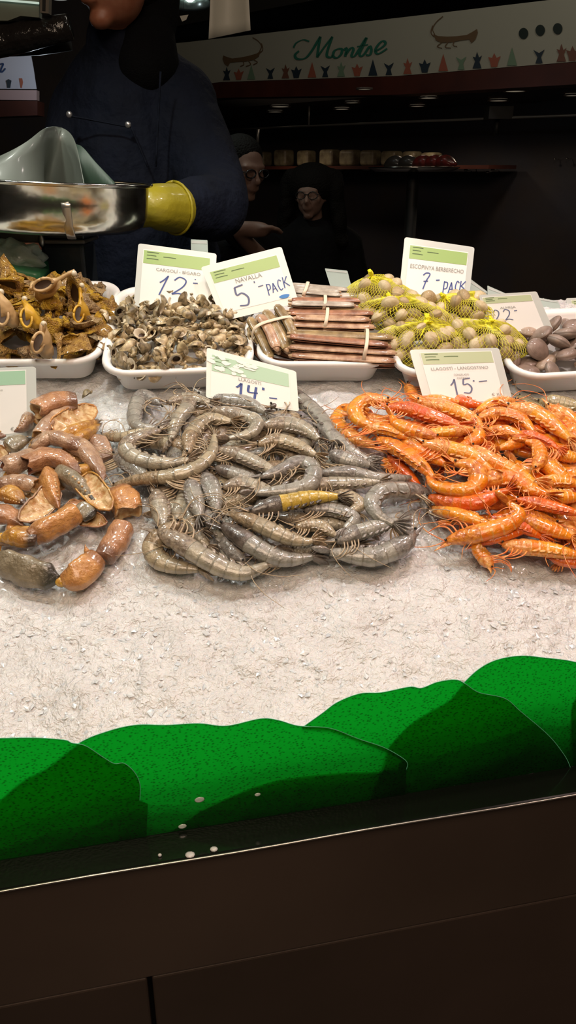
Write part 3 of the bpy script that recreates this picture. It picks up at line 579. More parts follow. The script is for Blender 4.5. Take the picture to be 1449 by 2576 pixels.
def claw(pts, w, v, label, kind='horn', open_='base', up=0., inner='claw_in', flat=.75, seed=0, spike=False, opn=.8):
    rg = random.Random(seed+77); P = [CH.hit(x, y, .008+up) for x, y in pts]; n = 34; P = catmull(P, n); T = tangents(P)
    r = w/2*float((P[n//2]-CAM) @ FW)/2000; s = np.linspace(0, 1, n)
    if kind == 'horn': prof = np.interp(s, [0, .12, .3, .55, .8, .95, 1], [.82, .98, 1.0, .82, .48, .16, .03])
    elif kind == 'tube': prof = np.interp(s, [0, .1, .5, .85, 1], [.92, 1.0, 1.02, .92, .8])
    elif kind == 'palm': prof = np.interp(s, [0, .1, .3, .6, .85, 1], [.5, .72, 1.0, 1.04, .9, .72])
    else: prof = np.interp(s, [0, .15, .5, .85, 1], [.3, .8, 1.0, .8, .25])
    wob = 1+.025*np.sin(s*9+seed)+.012*np.sin(s*31+seed*2)
    D = nrm(np.cross(EN, T)*cos(.4*seed)+EN*sin(.4*seed)*.35)
    e = empty('crab_claw', P[n//2]-EN*r*.6, label, 'crab claw', 'brown crab claws heaped on the ice')
    if kind == 'half':
        vw = nrm(CAM-P[n//2])*.8+EN*.4; A = nrm(np.cross(T, vw)); Bv = nrm(np.cross(A, T)); Bv = Bv*(1 if Bv[n//2] @ vw > 0 else -1); prof = np.interp(s, [0, .08, .3, .6, .88, 1], [.55, .85, 1.0, .95, .6, .12])
        a_ = np.linspace(pi, 2*pi, 14); g = G(); rr = (r*prof*wob)[:, None]; Vo = P[:, None]+A[:, None]*(rr*np.cos(a_))[..., None]+Bv[:, None]*(rr*(.75*np.sin(a_)+.12))[..., None]
        Vo = Vo+((vnoise(Vo[..., 0]*150+40, Vo[..., 1]*150+40, seed+9)-.5)*r*.12)[..., None]*Bv[:, None]; k = 14
        Fc = [(i*k+j, i*k+j+1, (i+1)*k+j+1, (i+1)*k+j) for i in range(n-1) for j in range(k-1)]; U = np.stack([np.repeat(s, k), np.tile(np.linspace(0, 1, k), n)], 1)
        mk('claw_shell', Vo.reshape(-1, 3), Fc+[tuple(range(k)), tuple((n-1)*k+j for j in range(k))], M['claw'][v], e, uv=U)
        x_ = np.linspace(-.9, .9, 9); dep = -.22*(1-(x_/.9)**2)[None]*(1+.5*np.sin(s*23+seed)[:, None]); Vi = P[:, None]+A[:, None]*(rr*x_)[..., None]+Bv[:, None]*(rr*(dep+.08))[..., None]
        Vi = Vi+((vnoise(Vi[..., 0]*420+40, Vi[..., 1]*420+40, seed+19)-.5)*r*.25)[..., None]*Bv[:, None]
        mk('cut_face', Vi.reshape(-1, 3), [(i*9+j, i*9+j+1, (i+1)*9+j+1, (i+1)*9+j) for i in range(n-1) for j in range(8)], M[inner], e)
        ed_ = np.vstack([Vo[:, 0], Vo[::-1, -1], Vo[:1, 0]]); Vv, Ff, _ = tube(ed_, r*.085, 6); mk('shell_rim', Vv, Ff, M['claw'][v], e); return e
    V, Fc, U = sweep(P, D, r*prof*wob, r*prof*wob*flat, 18, cap=False, sup=2.7)
    V = V.reshape(n, 18, 3); cc = V.mean(1, keepdims=True); an = np.arange(18)/18*2*pi+seed
    rf = 1+.13*np.maximum(0, np.cos(an*1.))**4-.10*np.maximum(0, np.cos(an*1.+2.2))**2+.10*np.maximum(0, np.cos(an+3.9))**5; V = cc+(V-cc)*rf[None, :, None]
    V = V+((vnoise(V[..., 0]*120+40, V[..., 1]*120+V[..., 2]*60+40, seed+50)-.5)*r*.16)[..., None]*nrm(V-cc)
    if open_ in ('base', 'both'): V[0] += T[0]*np.array([.35*r*sin(q*1.3+seed) for q in range(18)])[:, None]*.6
    V = V.reshape(-1, 3); k = 18
    if open_ in ('tip', 'none'): Fc.append(tuple(range(k))[::-1])
    if open_ in ('base', 'none'): Fc.append(tuple((n-1)*k+j for j in range(k)))
    mk('claw_shell', V, Fc, M['claw'][v], e, uv=U)
    for end in ((0,) if open_ == 'base' else (n-1,) if open_ == 'tip' else (0, n-1) if open_ == 'both' else ()):
        sg = 1 if end == 0 else -1; ri = V[end*k:(end+1)*k]; c = ri.mean(0); g = G(); rings = [ri, c+(ri-c)*.86-T[end]*sg*r*.04, c+(ri-c)*.8+T[end]*sg*r*.25, c+(ri-c)*.45+T[end]*sg*r*.5, c+(ri-c)*.12+T[end]*sg*r*.35]
        VV = np.vstack(rings); FF = [(i*k+j, i*k+(j+1) % k, (i+1)*k+(j+1) % k, (i+1)*k+j) for i in range(4) for j in range(k)]+[tuple(4*k+j for j in range(k))]
        mk('open_end', VV, FF, M[inner], e)
    if kind == 'horn' and open_ != 'tip':
        g = G(); Tm = M['claw_in'];
        for q in np.linspace(.34, .86, 7):
            i = int(q*(n-1)); c = P[i]-D[i]*r*prof[i]*.93+EN*r*.1; Vt, Ft = ellipsoid(c, (r*.13*(1.25-q*.6),)*3, 5, 8); g.add(Vt, Ft)
        g.obj('teeth', Tm, e)
    if spike:
        c = P[int(n*.9)]+D[int(n*.9)]*r*.8*prof[int(n*.9)]; K = np.array([c-D[-1]*r*.3, c+D[-1]*r*.3+T[-1]*r*.1, c+D[-1]*r*.7+T[-1]*r*.35]); V, Fc, U = sweep(catmull(K, 6), T[-1], r*np.array([.45, .38, .3, .2, .1, .02]), r*.16, 8); mk('spine', V, Fc, M['claw'][v], e)
    if kind == 'palm':
        V, Fc = ellipsoid(P[0]-T[0]*r*.1, (r*.5, r*.45, r*.4), 8, 12); mk('joint', V, Fc, M['joint'], e)
    return e
CT = [([(92, 1034), (140, 1012), (192, 1008)], 46, 0, 'blunt brown crab claw lying highest behind the left price card edge', 'tube', 'base', .014),
 ([(98, 1096), (128, 1058), (165, 1032), (196, 1022)], 32, 3, 'narrow dusky crab claw second from the top of the claw heap', 'horn', 'base', .010),
 ([(135, 1082), (180, 1058), (238, 1022)], 52, 1, 'wide orange-brown crab claw pointing up right near the top', 'half', 'none', .008),
 ([(150, 1096), (200, 1076), (258, 1056)], 24, 4, 'thin orange crab claw finger with dark tip, upper of two', 'horn', 'none', .010),
 ([(172, 1116), (215, 1094), (260, 1062)], 24, 4, 'thin orange crab claw finger with dark tip, lower of two', 'horn', 'none', .008),
 ([(80, 1128), (125, 1100), (178, 1112), (205, 1130)], 54, 3, 'wet shiny crab claw catching the light under the two thin fingers', 'lens', 'none', .012),
 ([(168, 1104), (215, 1132), (250, 1178), (262, 1212)], 40, 3, 'smooth pinkish crab claw curving down the right side of the heap', 'horn', 'tip', .008),
 ([(66, 1168), (115, 1150), (165, 1160), (205, 1192)], 50, 0, 'crab claw with a dark red hollow opening facing left', 'horn', 'base', .012),
 ([(8, 1176), (48, 1162), (100, 1126)], 44, 3, 'crab claw with black open end below the left price card', 'horn', 'base', .008),
 ([(20, 1128), (50, 1112), (80, 1104)], 36, 2, 'small dull crab claw directly under the left price card', 'horn', 'none', .004),
 ([(92, 1222), (45, 1212), (-10, 1220)], 34, 3, 'tan crab claw tube with a yellow cut end, at the left edge', 'tube', 'base', .012),
 ([(118, 1192), (124, 1224), (148, 1280)], 44, 1, 'crab claw standing upright in the photo at the middle of the claws', 'horn', 'none', .012),
 ([(150, 1192), (198, 1222), (240, 1268)], 50, 2, 'grey shiny crab claw in the middle right of the claw heap', 'horn', 'none', .006),
 ([(206, 1200), (238, 1236), (278, 1282)], 52, 4, 'crab claw with a cream split face and orange rim, cut end low right', 'half', 'none', .014),
 ([(132, 1228), (108, 1268), (48, 1308)], 50, 3, 'half crab claw shell with a speckled cream face', 'half', 'none', .012),
 ([(8, 1236), (36, 1248), (64, 1268)], 38, 4, 'bright orange-yellow lump of crab claw at the left edge', 'horn', 'none', .012),
 ([(318, 1290), (312, 1268), (296, 1236)], 58, 1, 'crab claw seen end on as a round ring, rightmost of the claws', 'tube', 'base', .006),
 ([(312, 1322), (292, 1366), (262, 1406)], 52, 0, 'long mottled brown crab claw segment at the right front of the claws', 'tube', 'none', .004),
 ([(158, 1462), (196, 1448), (246, 1402)], 54, 1, 'foremost crab claw segment with a sharp spine, on the ice', 'palm', 'none', .002),
 ([(-10, 1396), (20, 1420), (82, 1444), (150, 1458)], 62, 2, 'grey-green crab claw at the front left corner, black at its left end', 'lens', 'none', .002),
 ([(188, 1290), (160, 1312), (112, 1336), (76, 1356)], 50, 1, 'orange crab claw segment with a yellow joint above the bare ice', 'tube', 'none', .006),
 ([(8, 1352), (45, 1350), (98, 1358)], 48, 4, 'orange knuckle segment left of the orange segment with yellow joint', 'palm', 'none', .006),
 ([(-20, 1290), (20, 1300), (58, 1322)], 48, 0, 'brown crab claw cut by the left edge above the orange knuckle', 'horn', 'none', .006),
 ([(168, 1268), (212, 1298), (268, 1316)], 42, 0, 'dark flat crab claw lying under the round ring claw', 'half', 'none', -.003),
 ([(228, 1100), (252, 1122), (268, 1158)], 36, 3, 'pinkish crab claw at the back right touching the grey prawns', 'palm', 'none', .0),
 ([(196, 1270), (216, 1286), (236, 1300)], 38, 2, 'small knobbly crab claw joint below the cream split claw', 'lens', 'none', .004),
 ([(-60, 1130), (-30, 1100), (15, 1096)], 44, 0, 'crab claw mostly hidden behind the left price card', 'horn', 'none', .0),
 ([(130, 1296), (100, 1310), (70, 1312)], 30, 3, 'small pink crab claw piece in the middle hollow', 'lens', 'none', -.002)]
for i, (pts, w, v, lab, kd, op, up) in enumerate(CT):
    claw(pts, w*1.26, v, lab, kd, op, up, inner='claw_dark' if 'dark red' in lab or 'black open' in lab else 'claw_in', seed=i, spike='spine' in lab, flat=.55 if kd == 'lens' else .78)
for i, (u, v) in enumerate(CH.sample(46, .018, .012)):
    p = S(u, v, .01); d = p-CAM; z = d @ FW; px = CX+d[0]/z*F; py = CY-(d @ UP)/z*F
    if px < -60 or (px > 60 and 1310 < py) or (px > 190 and py > 1270): continue
    a = random.uniform(0, 6.3); claw([(px-38*cos(a), py-22*sin(a)), (px, py+8), (px+38*cos(a), py+22*sin(a))], 40, i % 5, 'brown crab claw buried low in the claw heap, mostly hidden', ('horn', 'half', 'horn')[i % 3], 'none', -.003, seed=40+i)

# ================================================================= snails
def spiral(turns=3.4, n=70, k=10, grow=.30, pitch=.62, lobes=0, spike=0., canal=0., flare=1.):
    """coiled shell; aperture at the wide end.  returns V, F, U, and last ring"""
    t = np.linspace(0, turns*2*pi, n); tm = t[-1]; R = np.exp(grow*(t-tm)); V = []; U = []
    for i in range(n):
        rr = R[i]*.60*(1+(flare-1)*max(0, (i-n*.85)/(n*.15))); cx = R[i]*.40
        er = np.array([cos(t[i]), sin(t[i]), 0]); ez = np.array([0, 0, 1.]); c = er*cx+ez*(pitch*1.9*(1-R[i])-pitch*.55)
        for j in range(k):
            a = 2*pi*j/k; q = rr*(1+.06*sin(t[i]*5)+(spike*max(0, cos(lobes*t[i]))**6*max(0, cos(a-.7))**3 if lobes else 0))
            V.append(c+er*q*cos(a)*1.0+ez*q*sin(a)*1.15-(ez*canal*rr*max(0, -sin(a))**2 if canal else 0)*(1 if i > n*.45 else 0))
            U.append((i/n, j/k))
    Fc = [(i*k+j, i*k+(j+1) % k, (i+1)*k+(j+1) % k, (i+1)*k+j) for i in range(n-1) for j in range(k)]
    return np.array(V), Fc, np.array(U)
def snail_mesh(name, shell, lip, seed, **kw):
    n, k = kw.get('n', 70), kw.get('k', 10); V, Fc, U = spiral(**kw); g = G(); g.add(V, Fc, U)
    if kw.get('spike'):
        V = V+(np.stack([vnoise(V[:, 0]*7+30+q, V[:, 1]*7+V[:, 2]*5+30, 80+q+seed) for q in range(3)], 1)-.5)*.34*np.minimum(1, np.linalg.norm(V, axis=1, keepdims=True)); g = G(); g.add(V, Fc, U)
    ri = V[-k:]; c = ri.mean(0); inn = np.array([0, 0, 0])
    r2 = c+(ri-c)*.72; r3 = c+(ri-c)*.6-(V[-k:]-V[-2*k:-k]).mean(0)*2.2
    VV = np.vstack([ri, r2, r3]); FF = [(i*k+j, i*k+(j+1) % k, (i+1)*k+(j+1) % k, (i+1)*k+j) for i in range(2) for j in range(k)]
    g.add(VV, FF, np.ones((3*k, 2)), 1); g.add(r3, [tuple(range(k))], None, 2)
    o = g.obj(name, mats=[shell, lip, M['hollow']]); me = o.data; bpy.data.objects.remove(o); return me
M['snail'] = [band_mat('sea_snail_shell_%d' % i, a, b, (.06, .045, .025), 13, rough=.33, coat=.35, mottle=2.2, sss=0, bump=.2) for i, (a, b, e) in enumerate([((.54, .41, .22), (.20, .145, .075), 0), ((.64, .50, .29), (.32, .235, .125), 0), ((.32, .25, .14), (.12, .09, .05), 0)])]
M['hollow'] = mat('shell_hollow', (.045, .022, .010), rough=.5)
M['lip'] = mat('snail_cream_lip', (.62, .53, .38), rough=.35, coat=.3)
M['whelk'] = [mat('whelk_shell_%d' % i, a, rough=.45, coat=.2, noise=(2.2, b, .35, .65), bump=(9, .7, .05)) for i, (a, b) in enumerate([((.66, .38, .09), (.34, .16, .035)), ((.60, .39, .18), (.30, .17, .07)), ((.74, .44, .03), (.44, .21, .02))])]
SN = [snail_mesh('sea_snail', M['snail'][i % 3], M['lip'], i, turns=3.1+.2*i, pitch=[.75, .95, .6, .85][i % 4], grow=[.26, .24, .3, .25][i % 4], n=54, flare=[1.1, 1.25, 1., 1.2][i % 4]) for i in range(6)]
WK = [snail_mesh('whelk', M['whelk'][i % 3], M['whelk'][2-(i % 3)], 9+i, turns=3.2, pitch=.75, grow=.27, n=80, k=16, lobes=[3, 4, 3.5, 3][i], spike=1.15, canal=[1.5, .9, 2.0, .6][i], flare=1.2) for i in range(4)]
def inst(me, name, p, sc_, rot, label, cat, group):
    o = bpy.data.objects.new(name, me); COL.objects.link(o); o.location = p; o.scale = (sc_,)*3; o.rotation_euler = rot; return tag(o, label, cat, group)
def dome(u, v, cu, cv, a, b, h0, h1, p=2.2):
    d = (abs((u-cu)/a)**p+abs((v-cv)/b)**p); return h0+h1*max(0, 1-d)**.6 if d < 1 else (h0 if d < 1.35 else -1)
def fillheap(cu, cv, a, b, h0, h1, gap, layers, fn, rot=0., cap=999):
    c_, s_ = cos(rot), sin(rot)
    cnt = [0]
    for L in range(layers):
        pts = []; k = 0
        while k < 5200:
            k += 1; x, y = random.uniform(-a*1.04, a*1.04), random.uniform(-b*1.04, b*1.04)
            if abs(x/a)**3.5+abs(y/b)**3.5 > 1.0 or any((x-q[0])**2+(y-q[1])**2 < gap*gap for q in pts): continue
            pts.append((x, y)); h = dome(x, y, 0, 0, a, b, h0, h1)-L*gap*.62
            if cnt[0] >= cap or (L and abs(y) > b-.014) or h < .006 or (L and abs(x/a)**3+abs(y/b)**3 > .8 and h < h0-.02): continue
            cnt[0] += 1; fn(cu+c_*x-s_*y, cv+s_*x+c_*y, h, L)
rndrot = lambda: (random.uniform(0, 6.28), random.uniform(0, 6.28), random.uniform(0, 6.28))
def put_snail(u, v, h, L): inst(random.choice(SN), 'sea_snail', S(u, v, h), random.uniform(.0118, .0152), rndrot(), 'small brown and cream sea snail in the heap filling the second tray', 'sea snail', 'small sea snails heaped in the second tray')
u2, v2, w2, d2, r2_ = TR[1]
fillheap(u2, v2, w2/2-.006, d2/2-.008, .042, .030, .0158, 2, put_snail, r2_, cap=284)
for px, py, h in [(232, 800, .05), (246, 830, .046), (228, 850, .05), (250, 860, .043), (240, 815, .06), (258, 790, .06), (604, 836, .055), (612, 862, .05), (598, 884, .044), (624, 880, .045), (588, 858, .06), (628, 850, .05)]:
    u, v = pix(px, py, h); inst(random.choice(SN), 'sea_snail', S(u, v, h), .0125, rndrot(), 'small brown and cream sea snail in the heap filling the second tray', 'sea snail', 'small sea snails heaped in the second tray')
for px, py in [(222, 985), (216, 994)]:
    u, v = pix(px, py, .012)
inst(SN[2], 'sea_snail', S(*pix(220, 992, .012), .012), .012, (1, .4, 2), 'single dark sea snail fallen on the ice between the two left trays', 'sea snail', None)
u1, v1, w1, d1, r1_ = TR[0]
def put_whelk(u, v, h, L):
    if u < -.52: return
    inst(random.choice(WK), 'whelk', S(u, v, h), random.uniform(.017, .024), rndrot(), 'spiny yellowish whelk in the heap filling the far left tray', 'whelk', 'spiny yellow whelks heaped in the far left tray')
fillheap(u1, v1, w1/2-.008, d1/2-.024, .045, .040, .0235, 2, put_whelk, r1_)
def big_whelk(px, py, h, s, tippx, label, v):
    """upright whelk with its long siphon stem pointing to tippx"""
    c = S(*pix(px, py, h), h); d = ray(*tippx); z = float((c-CAM) @ FW); tip = CAM+d*z; ax = nrm(tip-c)
    e = empty('whelk', c, label, 'whelk')
    Vs, Fc, U = spiral(turns=3.2, grow=.27, n=80, k=16, pitch=.75, lobes=3, spike=1.0, flare=1.15)
    zx = -ax; xx = nrm(np.cross(zx, [0, 1, .3])); yy = np.cross(zx, xx); R = np.stack([xx, yy, zx], 1)
    V = (Vs*s) @ R.T + c; mk('shell', V, Fc, M['whelk'][v], e, uv=U)
    L = np.linalg.norm(tip-c); K = np.array([c+ax*L*t+xx*.002*sin(t*5) for t in np.linspace(.05, 1, 12)])
    V, Fc, U = sweep(K, xx, s*np.array([.5, .45, .36, .28, .22, .18, .16, .15, .14, .14, .15, .12]), s*np.array([.5, .4, .32, .25, .2, .17, .15, .14, .13, .13, .13, .1]), 10); mk('siphon_stem', V, Fc, M['whelk'][v], e)
    V, Fc = ellipsoid(tip, (s*.2,)*3, 6, 9); mk('stem_tip', V, Fc, M['lip'], e)
    # aperture
    f = nrm(CAM-c); a_ = nrm(np.cross(f, ax)); q = c+f*s*.72; ring = np.array([q+a_*s*.34*cos(t)+ax*s*.62*sin(t)+f*(-.1*s*abs(sin(t))) for t in np.linspace(0, 2*pi, 20, endpoint=False)])
    mk('aperture', np.vstack([ring, q-f*s*.1]), [(j, (j+1) % 20, 20) for j in range(20)], M['hollow'], e)
    V, Fc, U = tube(np.vstack([ring, ring[:1]]), s*.1, 6); mk('aperture_lip', V, Fc, M['whelk'][v], e)
big_whelk(108, 716, .115, .024, (186, 688), 'whelk on top of the far left heap with its pale stem sticking out right', 1)
big_whelk(198, 790, .07, .021, (206, 718), 'whelk upright at the right corner of the left tray, stem pointing up', 2)
big_whelk(66, 800, .095, .022, (62, 752), 'yellow whelk with a dark almond-shaped opening in the middle of its heap', 2)
big_whelk(4, 790, .10, .026, (2, 735), 'large whelk cut by the left edge, dark opening facing the viewer', 1)
big_whelk(96, 862, .075, .024, (110, 815), 'pale tan whelk standing smooth at the front of the whelk heap', 1)

# ================================================================= razor clams
M['razor'] = [band_mat('razor_shell_%d' % i, a, b, (0, 0, 0), 0, rough=.3, coat=.5, mottle=55, sss=0, bump=.3) for i, (a, b) in enumerate([((.44, .21, .12), (.22, .10, .06)), ((.58, .38, .24), (.30, .15, .09)), ((.40, .28, .13), (.21, .14, .065)), ((.55, .5, .42), (.36, .3, .24))])]
M['razor_flesh'] = mat('razor_clam_flesh', (.62, .42, .25), rough=.3, coat=.5, noise=(160, (.42, .25, .14), .4, .6))
M['band'] = mat('cream_rubber_band', (.80, .66, .50), rough=.5)
def razor(p0, p1, r, v, label, group, up):
    p0, p1 = np.asarray(p0), np.asarray(p1); e = empty('razor_clam', (p0+p1)/2, label, 'razor clam', group); ax = nrm(p1-p0); sd = nrm(np.cross(ax, up)); n = 14
    K = catmull([p0, (p0+p1)/2+sd*.002+up*.001, p1], n); pr = np.r_[.75, .95, np.ones(n-4), .95, .7]
    for sg in (1, -1):
        th = np.linspace(-1.45, 1.45, 9); T = tangents(K); A = nrm(np.cross(T, up)); V = []
        for i in range(n):
            for t in th: V.append(K[i]+up*sg*(r*.62*cos(t)*pr[i]+.0004)+A[i]*r*sin(t)*pr[i])
        for i in range(n):
            for t in th: V.append(K[i]+up*sg*(r*.62*.82*cos(t)*pr[i]+.0002)+A[i]*r*.9*sin(t)*pr[i])
        k = 9; q = n*k; Fc = [(i*k+j, i*k+j+1, (i+1)*k+j+1, (i+1)*k+j) for i in range(n-1) for j in range(k-1)]; Fc += [tuple(q+x for x in f) for f in Fc]
        Fc += [(j, j+1, q+j+1, q+j) for j in range(k-1)]+[((n-1)*k+j, (n-1)*k+j+1, q+(n-1)*k+j+1, q+(n-1)*k+j) for j in range(k-1)]
        U = np.zeros((2*q, 2)); U[:, 0] = np.tile(np.repeat(np.linspace(0, 1, n), k), 2); mk('shell_half', V, Fc, M['razor'][v], e, uv=U)
    V, Fc, U = sweep(catmull([p0-ax*.006, p0+ax*.004, (p0+p1)/2, p1-ax*.004, p1+ax*.003], 16), sd, r*np.r_[.25, .55, .6, [.62]*10, .6, .5, .2], r*np.r_[.2, .4, .45, [.45]*10, .45, .4, .15], 8); mk('flesh', V, Fc, M['razor_flesh'], e)
def bundle(c0, c1, h, rows, r, lab, group, bandat, vs=(0, 1, 2), spread=1.0, lean=None):
    """c0,c1: pixel ends of the bundle axis; rows = list of counts per layer (bottom first)"""
    A, B = S(*pix(*c0, h), h), S(*pix(*c1, h), h)
    if lean: A = S(*pix(*c0, h+lean[0]), h+lean[0]); B = S(*pix(*c1, h+lean[1]), h+lean[1])
    ax = nrm(B-A); sd = nrm(np.cross(ax, EN)); up = nrm(np.cross(sd, ax)); up = up if up @ EN > 0 else -up; k = 0
    W = max(rows)*r*.95; Hh = len(rows)*r*.62
    for L, cnt in enumerate(rows):
        for j in range(cnt):
            o = sd*((j-(cnt-1)/2)*r*1.9)+up*((L-(len(rows)-1)/2)*r*1.28); da = ax*random.uniform(-.009, .009); db = ax*random.uniform(-.009, .009)
            razor(A+o+da+up*random.uniform(-.002, .002)+sd*random.uniform(-.003, .003), B+o*random.uniform(.85, 1.1)+db+up*random.uniform(-.002, .002)+sd*random.uniform(-.003, .003), r*random.uniform(.9, 1.08), vs[k % len(vs)], lab, group, up); k += 1
    c = A+(B-A)*bandat; P = [c+sd*(W+.002)*np.sign(cos(t))*abs(cos(t))**.6+up*(Hh+.003)*np.sign(sin(t))*abs(sin(t))**.6+ax*.003*sin(t) for t in np.linspace(0, 2*pi, 33)]
    V, Fc, U = sweep(np.array(P), ax, .0028, .0009, 8); tag(mk('rubber_band', V, Fc, M['band'], loc=c), 'cream rubber band round the '+lab.split(' in the ')[1], 'rubber band')
bundle((742, 868), (985, 880), .052, [4, 4, 3, 2], .0078, 'brown razor clam in the front bundle with a thick upright band', 'razor clams of the front bundle', .72)
bundle((738, 800), (930, 806), .062, [4, 4, 3], .0074, 'brown razor clam in the middle bundle with a crossed band', 'razor clams of the middle bundle', .42)
bundle((742, 762), (900, 762), .075, [3, 3], .0068, 'brown razor clam in the rear bundle behind the crossed band', 'razor clams of the rear bundle', .45, vs=(0, 3))
bundle((715, 878), (665, 790), .05, [4, 4, 3], .0088, 'olive-brown razor clam in the upright bundle beside the snails', 'razor clams of the upright bundle', .55, vs=(2, 2, 1), lean=(-.004, .022))
bundle((725, 728), (868, 740), .082, [3, 3], .0055, 'pale razor clam in the small bundle furthest back', 'pale razor clams furthest back', .3, vs=(3,))
for i, (a, b) in enumerate([((660, 900), (740, 915)), ((680, 880), (760, 905)), ((860, 905), (980, 905)), ((640, 868), (664, 905))]):
    razor(S(*pix(*a, .02), .02), S(*pix(*b, .02), .02), .007, 0, 'dark razor clam lying loose beneath the bundles in the third tray', 'loose razor clams under the bundles', EN)

# ================================================================= cockles in nets, clams
def clam_mesh(name, m, ribs, fat):
    V = []; U = []; n, k = 12, 26
    for sg in (1, -1):
        for i in range(n+1):
            a = i/n*pi/2
            for j in range(k):
                t = 2*pi*j/k; rr = cos(a); x = rr*cos(t)*1.1; y = rr*sin(t)*.9+.18*sin(a)*.8; z = sg*sin(a)*fat*(1+(.04*cos(t*ribs) if ribs else 0))
                V.append((x, y+.12*(1-abs(cos(t)))*rr, z)); U.append((rr if not ribs else rr, t/6.28))
    q = (n+1)*k; Fc = [(s*q+i*k+j, s*q+i*k+(j+1) % k, s*q+(i+1)*k+(j+1) % k, s*q+(i+1)*k+j) for s in (0, 1) for i in range(n) for j in range(k)]
    o = mk(name, V, Fc, m, uv=U); me = o.data; bpy.data.objects.remove(o); return me
M['cockle'] = [band_mat('cockle_shell_%d' % i, a, b, e, 7, rough=.5, coat=.1, mottle=1.5, sss=0, bump=.2) for i, (a, b, e) in enumerate([((.60, .50, .31), (.48, .38, .2), (.40, .30, .15)), ((.46, .34, .17), (.34, .25, .12), (.22, .16, .08))])]
M['clam'] = [band_mat('brown_clam_shell_%d' % i, a, b, e, 9, rough=.35, coat=.3, mottle=1.8, sss=0, bump=.2) for i, (a, b, e) in enumerate([((.27, .19, .15), (.19, .13, .10), (.14, .10, .07)), ((.40, .29, .21), (.27, .19, .13), (.2, .14, .1)), ((.22, .17, .14), (.30, .22, .17), (.12, .09, .07))])]
CK = [clam_mesh('cockle', M['cockle'][i], 17, .72) for i in (0, 1)]; CL = [clam_mesh('clam', M['clam'][i], 0, .5) for i in (0, 1, 2)]
u5, v5, w5, d5, r5 = TR[4]
def put_clam(u, v, h, L):
    if u > .53: return
    inst(random.choice(CL), 'clam', S(u, v, h), random.uniform(.0155, .019), (random.gauss(.35, .45), random.gauss(0, .5), random.uniform(0, 6.28)), 'smooth brown clam in the heap filling the rightmost tray', 'clam', 'smooth brown clams in the rightmost tray')
fillheap(u5, v5, w5/2-.018, d5/2-.026, .032, .022, .0265, 2, put_clam, r5)
mn = bpy.data.materials.new('yellow_netting'); mn.use_nodes = True; b_ = mn.node_tree.nodes['Principled BSDF']; b_.inputs['Base Color'].default_value = (.64, .60, .05, 1); b_.inputs['Roughness'].default_value = .4
M['net'] = mn; M['net2'] = mat('gathered_yellow_net', (.90, .80, .01), rough=.4, bump=(500, .8, .003), sss=.2)
def netbag(cpx, h, a, b, c, rot, knots, label, which):
    C = S(*pix(*cpx, h), h); ru = EX*cos(rot)+EY*sin(rot); rv = -EX*sin(rot)+EY*cos(rot); rg = random.Random(int(cpx[0]))
    bag = lambda t, p, k=1.: C+(ru*a*cos(t)*cos(p)+rv*b*sin(t)*cos(p)+EN*c*sin(p))*k*(1+.05*sin(3*t+cpx[0])+.05*cos(4*p+2*t))
    e = empty('net_bag', C-EN*c, label, 'net bag', 'yellow net bags of cockles')
    K1, K2 = 54, 24; V = []
    for i in range(K2+1):
        p = -pi/2+pi*i/K2
        for j in range(K1): V.append(bag((j+.5*(i % 2))/K1*2*pi, p, 1.09))
    Fc = []
    for i in range(K2-1):
        for j in range(K1):
            o = i % 2; Fc.append((i*K1+j, (i+1)*K1+(j+(0 if o == 1 else 0)) % K1 if o == 0 else (i+1)*K1+(j+1) % K1, (i+2)*K1+j, (i+1)*K1+(j-1) % K1 if o == 0 else (i+1)*K1+j))
    net = mk('netting', V, Fc, M['net'], e, smooth=False); w = net.modifiers.new('w', 'WIREFRAME'); w.thickness = .0007; w.use_replace = True
    for kp, ks in knots:   # gathered knot with pleats radiating
        q = CAM+ray(*kp)*float((C-CAM) @ FW-c*.6)
        d = nrm(q-C); g = G()
        for j in range(12):
            an = 2*pi*j/12+rg.uniform(-.1, .1); s1 = nrm(np.cross(d, EX+.1)); s2 = np.cross(d, s1); ln = ks*rg.uniform(1.6, 3.)
            P = []
            for t in np.linspace(0, 1, 7):
                x = q+(s1*cos(an)+s2*sin(an))*ln*t; dd = nrm(x-C); lo = C+dd*1.05*_bagr(C, dd, ru, rv, a, b, c); P.append(lo*(min(1, t*1.6))+(q+d*.003)*(1-min(1, t*1.6)))
            Vv, Ff, _ = sweep(np.array(P), dd, .0007, np.linspace(.0017, .0006, 7), 6); g.add(Vv, Ff)
        Vv, Ff = ellipsoid(q+d*.004, (ks*.42, ks*.36, ks*.42), 8, 12); Vv = Vv+.0015*np.sin(Vv[:, :1]*2300)*d; g.add(Vv, Ff)
        for s_ in (-1, 1, .3): Vv, Ff, _ = sweep(catmull([q+d*.002, q+d*ks*.6+s1*s_*ks*.35, q+d*ks*.9+s1*s_*ks*.7], 7), s2, np.linspace(.002, ks*.3, 7), .0012, 6); g.add(Vv, Ff)
        g.obj('knot', M['net2'], e)
    pts = []
    for k in range(4000):
        t, p = rg.uniform(0, 6.28), math.asin(rg.uniform(-.35, 1)); k_ = rg.choice((.86, .86, .86, .45)); x = bag(t, p, k_)
        if all(np.linalg.norm(x-y) > .0185 for y in pts):
            pts.append(x); dd = nrm(x-C)
            o = inst(CK[1 if rg.random() < .3 else 0], 'cockle', x, rg.uniform(.0118, .0142), (rg.gauss(.3, .6), rg.gauss(0, .6), rg.uniform(0, 6.28)), 'ribbed cream cockle inside the '+which, 'cockle', 'cockles in the '+which)
def _bagr(C, d, ru, rv, a, b, c):
    return 1/math.sqrt((d @ ru/a)**2+(d @ rv/b)**2+(d @ EN/c)**2)
netbag((952, 742), .075, .049, .034, .024, 0, [((935, 694), .010)], 'yellow net bag of cockles furthest back, knot on top', 'rearmost yellow net bag')
